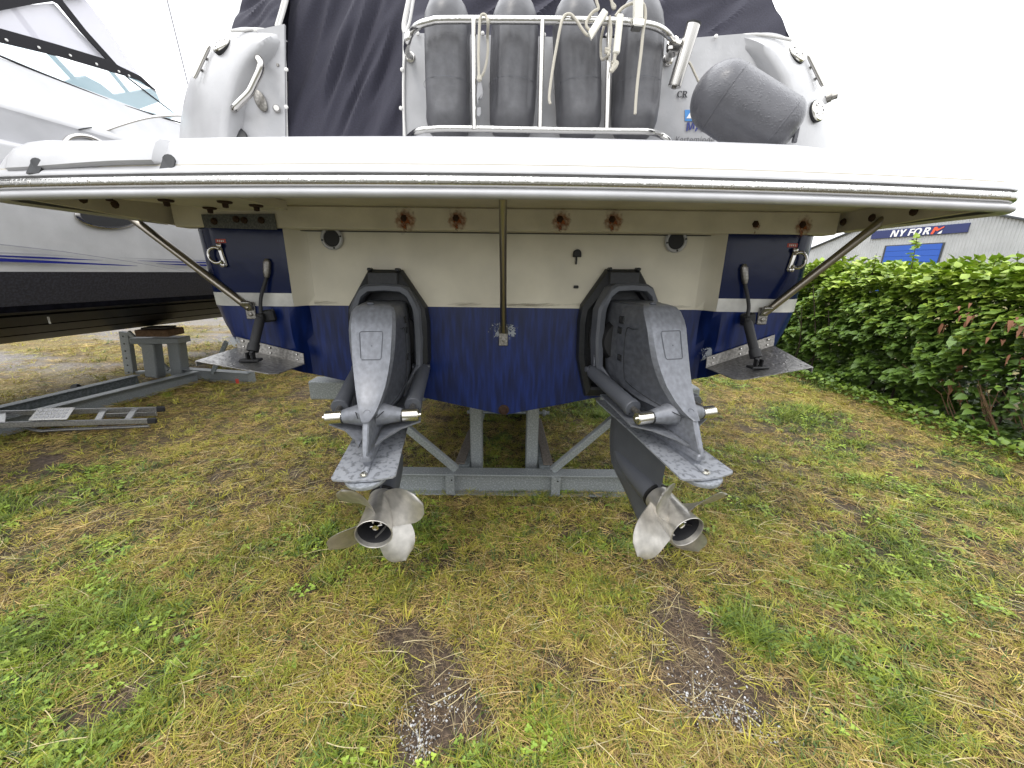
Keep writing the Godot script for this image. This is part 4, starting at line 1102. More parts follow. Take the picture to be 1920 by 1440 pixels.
	var pf := put(Geo.new().loft([PackedVector3Array(el.call(1.0, -0.02)), PackedVector3Array(el.call(1.0, 0.006)), PackedVector3Array(el.call(0.95, 0.012)), PackedVector3Array(el.call(0.88, 0.012)), PackedVector3Array(el.call(0.86, 0.004))], true, false), "porthole_frame", M.steel, b)
	put(Geo.new().slab(el.call(0.87, 0.0), LN * 0.004), "porthole_pane", M.black, pf)
	# windows: glass below the dark canvas band, clear vinyl above
	put(strip([Vector3(-3.823, 2.973, -3.154), Vector3(-3.782, 3.019, -3.389), Vector3(-3.75, 3.056, -3.568), Vector3(-3.721, 3.086, -3.732), Vector3(-3.676, 3.124, -3.99), Vector3(-3.634, 3.159, -4.227)], [Vector3(-3.788, 2.952, -3.124), Vector3(-3.75, 2.921, -3.336), Vector3(-3.721, 2.911, -3.503), Vector3(-3.688, 2.9, -3.689), Vector3(-3.623, 2.885, -4.059), Vector3(-3.558, 2.906, -4.43)]), "side_window", M.tinted_glass, b)
	put(strip([Vector3(-3.634, 3.159, -4.227), Vector3(-3.613, 3.169, -4.346), Vector3(-3.591, 3.13, -4.47), Vector3(-3.544, 3.03, -4.74)], [Vector3(-3.558, 2.906, -4.43), Vector3(-3.544, 2.914, -4.509), Vector3(-3.529, 2.932, -4.594), Vector3(-3.514, 2.936, -4.678)]), "windscreen", M.tinted_glass, b)
	put(Geo.new().tube([Vector3(-3.789, 2.939, -3.12), Vector3(-3.751, 2.914, -3.335), Vector3(-3.721, 2.903, -3.501), Vector3(-3.688, 2.895, -3.688), Vector3(-3.623, 2.88, -4.058), Vector3(-3.558, 2.901, -4.429), Vector3(-3.515, 2.92, -4.674)], 0.008, 8), "window_seal", M.black, b)
	put(Geo.new().tube([Vector3(-3.617, 3.151, -4.207), Vector3(-3.542, 2.98, -4.635)], 0.006, 8), "window_post", M.black, b)
	put(Geo.new().slab([Vector3(-3.851, 3.052, -3.171), Vector3(-3.804, 3.126, -3.436), Vector3(-3.749, 3.182, -3.746), Vector3(-3.683, 3.241, -4.122), Vector3(-3.667, 3.231, -4.21), Vector3(-3.636, 3.225, -4.386), Vector3(-3.615, 3.157, -4.505), Vector3(-3.622, 3.157, -4.471), Vector3(-3.659, 3.171, -4.256), Vector3(-3.747, 3.101, -3.759), Vector3(-3.808, 3.03, -3.412), Vector3(-3.854, 2.971, -3.15)], LN * 0.015, 0.002), "canvas_band", M.black_cloth, b)
	put(Geo.new().slab([Vector3(-3.746, 3.502, -3.822), Vector3(-3.734, 3.546, -3.888), Vector3(-3.712, 3.4, -4.014), Vector3(-3.68, 3.241, -4.196), Vector3(-3.677, 3.216, -4.216), Vector3(-3.692, 3.236, -4.129), Vector3(-3.72, 3.371, -3.971), Vector3(-3.74, 3.501, -3.857)], LN * 0.014), "canvas_strip", M.black_cloth, b)
	put(Geo.new().slab([Vector3(-3.887, 3.06, -3.198), Vector3(-3.834, 3.267, -3.499), Vector3(-3.8, 3.406, -3.69), Vector3(-3.771, 3.506, -3.855), Vector3(-3.746, 3.376, -3.996), Vector3(-3.717, 3.257, -4.16), Vector3(-3.784, 3.198, -3.78), Vector3(-3.839, 3.141, -3.468), Vector3(-3.887, 3.06, -3.198)], LN * 0.004), "clear_panel", M.vinyl, b)
	put(Geo.new().slab([Vector3(-3.77, 3.554, -3.918), Vector3(-3.737, 3.676, -4.106), Vector3(-3.714, 3.542, -4.236), Vector3(-3.678, 3.25, -4.438), Vector3(-3.71, 3.247, -4.258), Vector3(-3.746, 3.418, -4.051)], LN * 0.004), "clear_panel", M.vinyl, b)
	put(Geo.new().slab([Vector3(-3.859, 3.276, -3.24), Vector3(-3.705, 3.78, -4.114), Vector3(-3.711, 3.657, -4.077), Vector3(-3.755, 3.503, -3.829), Vector3(-3.782, 3.397, -3.673), Vector3(-3.816, 3.259, -3.483), Vector3(-3.87, 3.022, -3.176)], LN * 0.012), "canvas_top", M.black_cloth, b)
	put(Geo.new().slab([lb(-2.5, -0.4, 3.55), lb(1.2, -0.4, 3.62), lb(1.2, -2.6, 3.62), lb(-2.5, -2.6, 3.55)], Vector3(0, 0.02, 0)), "canvas_roof", M.black_cloth, b)
	for q in [Vector3(-3.783, 3.059, -3.438), Vector3(-3.75, 3.1, -3.625), Vector3(-3.715, 3.14, -3.827), Vector3(-3.682, 3.16, -4.011), Vector3(-3.652, 3.179, -4.185), Vector3(-3.637, 3.18, -4.267)]:
		put(Geo.new().lathe(frame(q, LN), [Vector2(0.01, 0), Vector2(0.008, 0.005), Vector2(0.001, 0.006)], 10), "snap", M.canvas_trim, b)
	# inside: frames and dashboard seen through the glass
	put(Geo.new().tube([Vector3(-4.158, 3.496, -3.902), Vector3(-4.14, 3.327, -4.006), Vector3(-4.104, 3.117, -4.209)], 0.022, 8), "cabin_frame", M.cabin, b)
	put(Geo.new().tube([Vector3(-4.047, 3.34, -4.534), Vector3(-4.021, 3.169, -4.681)], 0.018, 8), "cabin_frame", M.cabin, b)
	put(Geo.new().slab([Vector3(-4.058, 3.109, -4.186), Vector3(-4.044, 3.173, -4.261), Vector3(-4.023, 3.153, -4.381), Vector3(-4.006, 3.102, -4.479), Vector3(-3.931, 3.328, -4.904), Vector3(-3.926, 3.214, -4.933), Vector3(-3.97, 3.05, -4.683), Vector3(-3.9, 3.1, -5.08), Vector3(-3.982, 2.978, -4.616), Vector3(-4.021, 3.015, -4.392)], LN * -0.15), "dashboard", M.cabin, b)
	put(Geo.new().tube(curve([Vector3(-3.493, 2.351, -3.355), Vector3(-3.484, 2.418, -3.409), Vector3(-3.471, 2.455, -3.484), Vector3(-3.457, 2.463, -3.562), Vector3(-3.44, 2.437, -3.658)], 5), 0.016, 12), "fairlead", M.steel, b, 60)
	put(Geo.new().tube(curve([Vector3(-3.504, 2.473, -3.585), Vector3(-3.465, 2.615, -3.801), Vector3(-3.418, 2.768, -4.068), Vector3(-3.382, 2.86, -4.277), Vector3(-3.342, 2.937, -4.502), Vector3(-3.263, 3.064, -4.952)], 5), 0.0125, 12), "grab_rail", M.steel, b, 60)
	put(Geo.new().tube([Vector3(-4.323, 3.301, -6), Vector3(-4.426, 4.858, -6)], 0.0085, 8), "antenna", M.stripe_grey, b)
	put(Geo.new().tube(curve([Vector3(-3.47, 2.497, -3.488), Vector3(-3.463, 2.517, -3.526), Vector3(-3.453, 2.541, -3.581)], 4), 0.005, 6), "vent_slot", M.shield, b)


# ------------------------------------------------------------------ cradles
func ibeam(a: Vector3, b: Vector3, w: float, h: float) -> Geo:   # upright I section, standing on a-b
	var u := Vector3.UP
	return Geo.new().beam(a + u * 0.005, b + u * 0.005, w, 0.010, u, 0.002).beam(a + u * (h - 0.005), b + u * (h - 0.005), w, 0.010, u, 0.002).beam(a + u * h * 0.5, b + u * h * 0.5, 0.008, h - 0.02, u, 0.001)


func build_cradle() -> void:
	var c := thing("boat_cradle", Vector3(-0.03, 0, -2.35), "galvanised steel cradle under the navy yacht with two upright posts at the keel", "boat cradle")
	var u := Vector3.UP
	put(ibeam(Vector3(-0.82, 0, -2.32), Vector3(0.78, 0, -2.32), 0.10, 0.158), "cross_beam", M.galv, c)
	for x in [-0.405, 0.30]:
		put(Geo.new().box(Transform3D(Basis(), Vector3(x, 0.079, -2.269)), Vector3(0.062, 0.136, 0.006), 0.002), "stiffener", M.galv, c)
		var pl := put(Geo.new().lathe(frame(Vector3(x + 0.012, 0.12, -2.2655), Vector3.BACK), [Vector2(0.006, 0), Vector2(0.005, 0.002)], 8), "bolt_hole", M.black, c)
	put(Geo.new().beam(Vector3(-0.37, 0.165, -2.315), Vector3(-0.83, 0.60, -2.315), 0.045, 0.006, Vector3.BACK).beam(Vector3(-0.352, 0.175, -2.335), Vector3(-0.812, 0.61, -2.335), 0.006, 0.04, Vector3.BACK), "brace", M.galv, c)
	put(Geo.new().beam(Vector3(0.28, 0.165, -2.315), Vector3(0.74, 0.62, -2.315), 0.045, 0.006, Vector3.BACK).beam(Vector3(0.262, 0.175, -2.335), Vector3(0.722, 0.63, -2.335), 0.006, 0.04, Vector3.BACK), "brace", M.galv, c)
	for x in [-0.245, 0.145]:
		put(Geo.new().beam(Vector3(x, 0.09, -2.50), Vector3(x, 0.70, -2.50), 0.085, 0.085, Vector3.BACK, 0.008), "keel_post", M.galv, c)
	for q in [[-0.33, -0.27], [0.235, 0.175]]:
		put(Geo.new().beam(Vector3(q[0], 0.105, -2.40), Vector3(q[1], 0.105, -6.2), 0.075, 0.10, u), "long_beam", M.galv_shade, c)
	put(Geo.new().beam(Vector3(-0.36, 0.16, -2.42), Vector3(-0.33, 0.16, -3.0), 0.07, 0.012, u), "packing_strip", M.wood_grey, c)
	put(Geo.new().beam(Vector3(0.26, 0.16, -2.42), Vector3(0.235, 0.16, -3.3), 0.07, 0.012, u), "packing_strip", M.wood_grey, c)
	put(Geo.new().tube([Vector3(-0.36, 0.235, -3.25), Vector3(0.30, 0.235, -3.25)], 0.014, 10), "tie_rod", M.galv_shade, c)
	for x in [-0.36, 0.30]: put(Geo.new().lathe(frame(Vector3(x, 0.235, -3.25), Vector3(signf(x), 0, 0)), [Vector2(0.03, -0.02), Vector2(0.03, 0.0), Vector2(0.016, 0.01), Vector2(0.016, 0.04)], 6), "rod_nut", M.galv, c, 20)
	put(Geo.new().beam(Vector3(-1.416, 0.64, -2.62), Vector3(-0.609, 0.638, -2.62), 0.135, 0.135, u, 0.008), "support_arm", M.galv, c)
	put(Geo.new().beam(Vector3(1.309, 0.623, -2.62), Vector3(0.611, 0.622, -2.62), 0.135, 0.135, u, 0.008), "support_arm", M.galv, c)
	for x in [-0.95, 0.95]: put(Geo.new().beam(Vector3(x, 0.15, -2.64), Vector3(x, 0.575, -2.64), 0.08, 0.08, Vector3.BACK), "support_leg", M.galv_shade, c)


func build_neighbour_stand() -> void:
	var c := thing("boat_stand", Vector3(-4.4, 0, -4.8), "galvanised steel stand under the white boat, with square posts on long beams", "boat stand")
	var u := Vector3.UP
	put(ibeam(Vector3(-4.932, 0, -3.434), Vector3(-4.737, 0, -4.668), 0.11, 0.15), "long_beam", M.galv_shade, c)
	put(ibeam(Vector3(-4.572, 0, -2.944), Vector3(-4.166, 0, -4.891), 0.11, 0.15), "long_beam", M.galv, c)
	put(ibeam(Vector3(-4.604, 0, -5.058), Vector3(-3.415, 0, -4.848), 0.11, 0.15), "cross_beam", M.galv, c)
	put(Geo.new().box(Transform3D(Basis(), Vector3(-3.415, 0, -4.848) + u * 0.08), Vector3(0.10, 0.16, 0.01), 0.003), "end_plate", M.galv, c)
	put(Geo.new().box(Transform3D(Basis(), Vector3(-3.457, 0.09, -4.706) + Vector3(0, 0, 0.07)), Vector3(0.04, 0.06, 0.004), 0.001), "red_tag", M.red_label, c)
	put(Geo.new().beam(Vector3(-4.773, 0.05, -4.95), Vector3(-4.714, 0.512, -4.95), 0.17, 0.14, Vector3.BACK, 0.012), "square_post", M.galv, c)
	put(Geo.new().beam(Vector3(-4.523, 0.041, -5.05), Vector3(-4.473, 0.505, -5.05), 0.16, 0.14, Vector3.BACK, 0.012), "square_post", M.galv, c)
	put(Geo.new().beam(Vector3(-4.894, 0.545, -4.95), Vector3(-4.334, 0.54, -5.02), 0.24, 0.075, u, 0.006), "head_beam", M.galv, c)
	put(Geo.new().beam(Vector3(-5.452, -0.038, -5.3), Vector3(-5.374, 0.591, -5.3), 0.13, 0.07, Vector3.BACK, 0.006), "drilled_post", M.galv, c)
	for i in 6: put(Geo.new().lathe(frame(Vector3(-5.322, 0.536, -5.235) + (Vector3(-5.38, 0.027, -5.235) - Vector3(-5.322, 0.536, -5.235)) * i / 5.0 + Vector3(-0.035, 0, 0), Vector3.BACK), [Vector2(0.012, 0), Vector2(0.012, 0.003)], 10), "post_hole", M.black, c)
	put(Geo.new().beam(Vector3(-5.236, 0.608, -5.2), Vector3(-4.812, 0.074, -5.2), 0.06, 0.03, Vector3.BACK), "brace", M.galv, c)
	put(Geo.new().beam(Vector3(-5.398, -0.006, -5.3), Vector3(-4.843, 0.017, -5.3), 0.05, 0.07, u), "foot_beam", M.galv, c)
	put(Geo.new().beam(Vector3(-3.964, 0.117, -4.9), Vector3(-3.69, 0.548, -4.9), 0.05, 0.03, Vector3.BACK), "brace", M.galv_shade, c)
	var w := put(Geo.new().beam(Vector3(-4.757, 0.654, -4.93), Vector3(-4.38, 0.651, -4.98), 0.3, 0.085, u, 0.006), "wooden_block", M.wood)
	tag(w, "brown wooden block on the steel stand under the white boat's keel", "wooden block")
	w = put(Geo.new().beam(Vector3(-4.734, 0.707, -4.95), Vector3(-4.446, 0.71, -5), 0.2, 0.02, u, 0.004), "wooden_wedge", M.wood_grey)
	tag(w, "thin grey wooden wedge between the brown block and the white boat's keel", "wooden wedge")
	# folded step ladder lying on the grass against the beam
	var l := thing("step_ladder", Vector3(-3.908, 0.08, -3.362), "folded aluminium step ladder lying in the grass beside the steel beam", "ladder")
	var ra := Vector3(-4.443, 0.2, -2.874)
	var rb := Vector3(-3.344, 0.09, -3.302)
	var fa := Vector3(-4.793, 0.2, -3.128)
	var fb := Vector3(-3.535, 0.09, -3.611)
	put(Geo.new().beam(ra, rb, 0.022, 0.048, u, 0.004), "rail", M.alu, l)
	put(Geo.new().beam(fa, fb, 0.022, 0.048, u, 0.004), "rail", M.alu, l)
	for k in [0.18, 0.38, 0.69, 0.86]:
		put(Geo.new().beam(ra.lerp(rb, k), fa.lerp(fb, k), 0.05, 0.02, u, 0.004), "step", M.alu, l)
	put(Geo.new().slab([ra.lerp(rb, 0.33) + u * 0.034, ra.lerp(rb, 0.53) + u * 0.034, fa.lerp(fb, 0.545) + u * 0.034, fa.lerp(fb, 0.36) + u * 0.034], u * 0.006), "warning_board", M.canvas_trim, l)
	var e0 := ra.lerp(rb, 0.33) + u * 0.042
	var eu := ra.lerp(rb, 0.53) - ra.lerp(rb, 0.33)
	var ev := fa.lerp(fb, 0.36) - ra.lerp(rb, 0.33)
	for i in 6:
		for j in 3: put(Geo.new().slab([e0 + eu * (0.08 + 0.15 * i) + ev * (0.12 + 0.28 * j), e0 + eu * (0.18 + 0.15 * i) + ev * (0.12 + 0.28 * j), e0 + eu * (0.18 + 0.15 * i) + ev * (0.3 + 0.28 * j), e0 + eu * (0.08 + 0.15 * i) + ev * (0.3 + 0.28 * j)], u * 0.001), "printed_mark", M.stripe_grey, l)
	for q in [rb, fb]: put(Geo.new().beam(q - (rb - ra).normalized() * 0.02, q + (rb - ra).normalized() * 0.05, 0.03, 0.056, u, 0.008), "foot", M.rubber, l)
	put(Geo.new().tube(curve([Vector3(-4.411, 0.05, -3.211), Vector3(-4.204, 0.04, -3.156), Vector3(-4.069, 0.04, -3.184), Vector3(-3.354, 0.04, -3.294)], 5), 0.014, 10), "stay_bar", M.alu, l)
	put(Geo.new().beam(Vector3(-4.007, 0.04, -3.547), Vector3(-3.539, 0.05, -3.582), 0.022, 0.04, u, 0.004), "rear_leg", M.alu, l)
	# dark puck in the grass
	var pk := put(Geo.new().lathe(Transform3D(Basis(Vector3.RIGHT, 1.2), Vector3(-5.224, 0.05, -4.411)), [Vector2(0.045, 0), Vector2(0.05, 0.02), Vector2(0.04, 0.05), Vector2(0.01, 0.05)], 16), "rubber_cap", M.rubber)
	tag(pk, "small black round cap lying in the grass behind the far steel beam", "cap")


# ------------------------------------------------------------------ fenders and their lines
func fender_mesh(r: float, h: float) -> Geo:   # hanging fender, eye at the top, four soft flats
	var prof := [[0.0, 0.03], [0.01, 0.06], [0.035, 0.085], [0.075, 0.098], [0.13, 0.1035], [0.2, 0.105], [h - 0.2, 0.105], [h - 0.13, 0.102], [h - 0.085, 0.093], [h - 0.05, 0.078], [h - 0.025, 0.058], [h - 0.01, 0.04], [h - 0.005, 0.026], [h + 0.03, 0.024], [h + 0.045, 0.02], [h + 0.05, 0.01]]
	var fine := []
	for i in prof.size() - 1:
		var n := 12 if absf(prof[i + 1][0] - prof[i][0]) > 0.2 else 3
		for k in n: fine.append(Vector2(lerpf(prof[i][0], prof[i + 1][0], float(k) / n), lerpf(prof[i][1], prof[i + 1][1], float(k) / n)))
	fine.append(Vector2(h + 0.05, 0.01))
	var rings := []
	for q in fine:
		var ring := PackedVector3Array()
		var m := smoothstep(0.09, 0.15, q.x) * smoothstep(0.10, 0.16, h - q.x)
		for j in 64:
			var a := TAU * j / 64
			var w := absf(fposmod(a / (PI / 2) + 0.5, 1.0) - 0.5) * 2.0   # 0 at the middle of a flat
			var rr: float = q.y * r / 0.105
			rr -= m * 0.009 * smoothstep(0.7, 0.5, w)
			ring.append(Vector3(rr * sin(a), q.x, rr * cos(a)))
		rings.append(ring)
	return Geo.new().loft(rings)


func build_fenders() -> void:
	var body := fender_mesh(0.105, 0.55).mesh(M.fender, 60)
	var seam := Geo.new()
	for i in 40: pass
	var pts := []
	for i in 33:
		var a := TAU * i / 32
		pts.append(Vector3(0.1052 * sin(a), 0.215 + 0.022 * cos(a * 1.0) * 0.0, 0.1052 * cos(a)))
	seam.tube(pts, 0.0007, 5)
	var seam_m := seam.mesh(M.drive_dark)
	var spec := [[Vector3(-0.3, 2.011, -1.985), Vector3(-0.289, 2.589, -1.985), "grey fender in the rail, nearest the canvas gate", 0.0], [Vector3(-0.018, 2.014, -1.985), Vector3(-0.003, 2.592, -1.985), "grey fender second from the canvas gate, upright in the rail", 0.4], [Vector3(0.292, 2.017, -1.985), Vector3(0.237, 2.594, -1.985), "grey fender behind the tied white clip, third from the gate", 0.15], [Vector3(0.533, 2.018, -1.98), Vector3(0.519, 2.603, -1.995), "grey fender nearest the rod holder, a loose rope hanging down its front", 0.3]]
	var proto: Node3D
	for i in 4:
		var s: Array = spec[i]
		var f: Node3D
		if i == 0:
			f = thing("fender", s[0], s[2], "fender", "fenders standing in the stern rail")
			place(body, "body", f, Transform3D(Basis(), s[0]))
			place(seam_m, "moulding_seam", f, Transform3D(Basis(), s[0]))
			proto = f
		else:
			f = proto.duplicate()
			f.name = numbered("fender")
			add_child(f)
			f.position = s[0]
			tag(f, s[2], "fender", "fenders standing in the stern rail")
		var up: Vector3 = (s[1] - s[0]).normalized()
		f.basis = Basis(up.cross(Vector3.BACK).normalized(), up, up.cross(Vector3.BACK).normalized().cross(up)) * Basis(Vector3.UP, s[3])
	# big loose fender lying on the platform
	var a := Vector3(0.818, 2.123, -1.78)
	var b := Vector3(1.013, 1.99, -1.72)
	var ax := (b - a).normalized()
	var L := a.distance_to(b)
	var R := 0.121
	var lf := thing("fender", (a + b) * 0.5, "big grey fender wet with rain, lying loose on the swim platform", "fender")
	var fr := frame(a, ax, Vector3.UP)
	var prof := []
	for i in 11:
		var t := PI / 2 * i / 10.0
		prof.append(Vector2(maxf(R * sin(t), 0.002), -R * 0.93 * cos(t)))
	for i in 12: prof.append(Vector2(R, L * (i + 1) / 13.0))
	for i in 10:
		var t := PI / 2 * i / 10.0
		prof.append(Vector2(R * pow(cos(t), 0.7), L + R * 0.55 * sin(t)))
	prof.append(Vector2(0.02, L + R * 0.553))
	put(Geo.new().lathe(fr, prof, 56), "body", M.fender_wet, lf, 60)
	for y in [L, L * 0.04]: put(Geo.new().lathe(fr, [Vector2(R - 0.002, y - 0.004), Vector2(R + 0.0018, y - 0.002), Vector2(R + 0.0018, y + 0.002), Vector2(R - 0.002, y + 0.004)], 56, false), "moulding_seam", M.fender_wet, lf, 60)
	put(Geo.new().beam(Vector3(1.061, 1.995, -1.66), Vector3(1.06, 1.933, -1.66), 0.018, 0.012, Vector3.BACK, 0.003), "end_fin", M.fender_wet, lf)
	var rp := put(Geo.new().tube(curve([Vector3(0.704, 2.29, -2), Vector3(0.734, 2.327, -2), Vector3(0.754, 2.335, -2), Vector3(0.782, 2.298, -2), Vector3(0.812, 2.255, -2)], 4), 0.005, 8), "fender_rope", M.rope)
	tag(rp, "grey line running from behind the rod holder to the big loose fender", "rope")
	# ropes and clips
	var r1 := thing("fender_rope", Vector3(-0.131, 2.273, -1.81), "looped rope with a grey hook, over the rail between first and second fender", "rope")
	put(Geo.new().tube(curve([Vector3(-0.146, 2.194, -1.805), Vector3(-0.147, 2.27, -1.805), Vector3(-0.142, 2.356, -1.805), Vector3(-0.138, 2.386, -1.805), Vector3(-0.127, 2.394, -1.805), Vector3(-0.115, 2.388, -1.805), Vector3(-0.109, 2.364, -1.805)] + [Vector3(-0.115, 2.349, -1.86), Vector3(-0.113, 2.31, -1.86), Vector3(-0.12, 2.263, -1.86), Vector3(-0.133, 2.226, -1.86), Vector3(-0.146, 2.213, -1.86)], 5), 0.0055, 8), "rope", M.rope, r1)
	put(Geo.new().lathe(frame(Vector3(-0.145, 2.189, -1.81), Vector3.UP), [Vector2(0.004, -0.012), Vector2(0.010, -0.006), Vector2(0.010, 0.006), Vector2(0.005, 0.012)], 10), "knot", M.rope, r1)
	put(Geo.new().slab([Vector3(-0.152, 2.173, -1.82), Vector3(-0.139, 2.182, -1.82), Vector3(-0.133, 2.159, -1.82), Vector3(-0.131, 2.137, -1.82), Vector3(-0.135, 2.122, -1.82), Vector3(-0.146, 2.118, -1.82), Vector3(-0.151, 2.101, -1.82), Vector3(-0.155, 2.109, -1.82), Vector3(-0.157, 2.133, -1.82)], Vector3(0, 0, 0.012), 0.003).slab([Vector3(-0.155, 2.09, -1.82), Vector3(-0.14, 2.09, -1.82), Vector3(-0.14, 2.066, -1.82), Vector3(-0.149, 2.056, -1.82), Vector3(-0.158, 2.064, -1.82)], Vector3(0, 0, 0.01), 0.002), "hook", M.hook, r1)
	var r2 := thing("fender_rope", Vector3(0.23, 2.34, -1.8), "rope tied to a slanting white clip over the rail at the third fender", "rope")
	put(Geo.new().tube(curve([Vector3(0.141, 2.101, -1.8), Vector3(0.135, 2.128, -1.8), Vector3(0.145, 2.218, -1.8), Vector3(0.158, 2.297, -1.8), Vector3(0.171, 2.365, -1.8)] + [Vector3(0.183, 2.395, -1.81), Vector3(0.207, 2.4, -1.81), Vector3(0.233, 2.379, -1.81), Vector3(0.256, 2.352, -1.81), Vector3(0.277, 2.335, -1.81), Vector3(0.289, 2.346, -1.81), Vector3(0.271, 2.362, -1.81), Vector3(0.272, 2.383, -1.81), Vector3(0.293, 2.409, -1.81), Vector3(0.312, 2.419, -1.81), Vector3(0.302, 2.446, -1.81), Vector3(0.296, 2.478, -1.81)], 5), 0.0055, 8), "rope", M.rope, r2)
	put(Geo.new().beam(Vector3(0.283, 2.322, -1.79), Vector3(0.338, 2.405, -1.8), 0.026, 0.022, Vector3.BACK, 0.004).slab([Vector3(0.274, 2.332, -1.79), Vector3(0.297, 2.326, -1.79), Vector3(0.288, 2.307, -1.79)], Vector3(0, 0, 0.012)), "clip", M.clip, r2)
	var r3 := thing("fender_rope", Vector3(0.393, 2.308, -1.8), "white plastic clip hanging upright on a knotted rope beside the third rail post", "rope")
	put(Geo.new().beam(Vector3(0.395, 2.395, -1.8), Vector3(0.389, 2.268, -1.795), 0.025, 0.022, Vector3.BACK, 0.004), "clip", M.clip, r3)
	put(Geo.new().tube(curve([Vector3(0.384, 2.265, -1.79), Vector3(0.384, 2.241, -1.79), Vector3(0.393, 2.231, -1.79), Vector3(0.382, 2.216, -1.79), Vector3(0.374, 2.209, -1.79), Vector3(0.381, 2.223, -1.79), Vector3(0.386, 2.238, -1.79)], 4), 0.007, 8).tube(curve([Vector3(0.373, 2.24, -1.795), Vector3(0.393, 2.243, -1.795), Vector3(0.396, 2.235, -1.795), Vector3(0.374, 2.229, -1.795)], 4), 0.006, 8), "knot", M.rope, r3)
	put(Geo.new().tube(curve([Vector3(0.355, 2.391, -1.8), Vector3(0.365, 2.341, -1.8), Vector3(0.362, 2.282, -1.8), Vector3(0.359, 2.266, -1.8)] + [Vector3(0.346, 2.282, -1.86), Vector3(0.339, 2.344, -1.86), Vector3(0.348, 2.392, -1.86)], 5), 0.0052, 8).tube(curve([Vector3(0.345, 2.287, -1.8), Vector3(0.362, 2.283, -1.8), Vector3(0.361, 2.275, -1.8), Vector3(0.346, 2.278, -1.8)], 4), 0.006, 8), "rope", M.rope, r3)
	var r4 := thing("fender_rope", Vector3(0.47, 2.342, -1.8), "rope hanging down the last fender from a square white clip on the rail", "rope")
	put(Geo.new().tube(curve([Vector3(0.384, 2.407, -1.83), Vector3(0.406, 2.431, -1.83), Vector3(0.434, 2.445, -1.83), Vector3(0.454, 2.448, -1.83)] + [Vector3(0.473, 2.432, -1.8), Vector3(0.486, 2.419, -1.8), Vector3(0.492, 2.386, -1.8), Vector3(0.488, 2.343, -1.8), Vector3(0.487, 2.274, -1.8), Vector3(0.484, 2.204, -1.8), Vector3(0.483, 2.132, -1.8), Vector3(0.485, 2.069, -1.8)], 5), 0.0058, 8), "rope", M.rope, r4)
	put(Geo.new().beam(Vector3(0.456, 2.474, -1.8), Vector3(0.464, 2.376, -1.8), 0.032, 0.03, Vector3.BACK, 0.003), "clip", M.clip, r4)
	put(Geo.new().box(Transform3D(Basis(Vector3.BACK, -0.05), Vector3(0.465, 2.367, -1.805)), Vector3(0.04, 0.026, 0.045), 0.004), "clip_shoe", M.nickel, r4)
	var r5 := put(Geo.new().tube(curve([Vector3(0.372, 2.575, -1.95), Vector3(0.39, 2.514, -1.95), Vector3(0.398, 2.495, -1.95), Vector3(0.404, 2.502, -1.95), Vector3(0.387, 2.523, -1.95), Vector3(0.404, 2.576, -1.95)], 4), 0.006, 8), "fender_rope", M.rope)
	tag(r5, "short white rope end hanging at the top edge between the third and fourth fender", "rope")


# ------------------------------------------------------------------ warehouse and its sign
var WD := Vector3(sin(deg_to_rad(-12.0)), 0, -cos(deg_to_rad(-12.0)))
var WN := Vector3(-cos(deg_to_rad(-12.0)), 0, -sin(deg_to_rad(-12.0)))


func wh(s: float, y: float, o := 0.0) -> Vector3:   # along the gable wall, height, out from it
	return Vector3(33, y, -30) + WD * s + WN * o


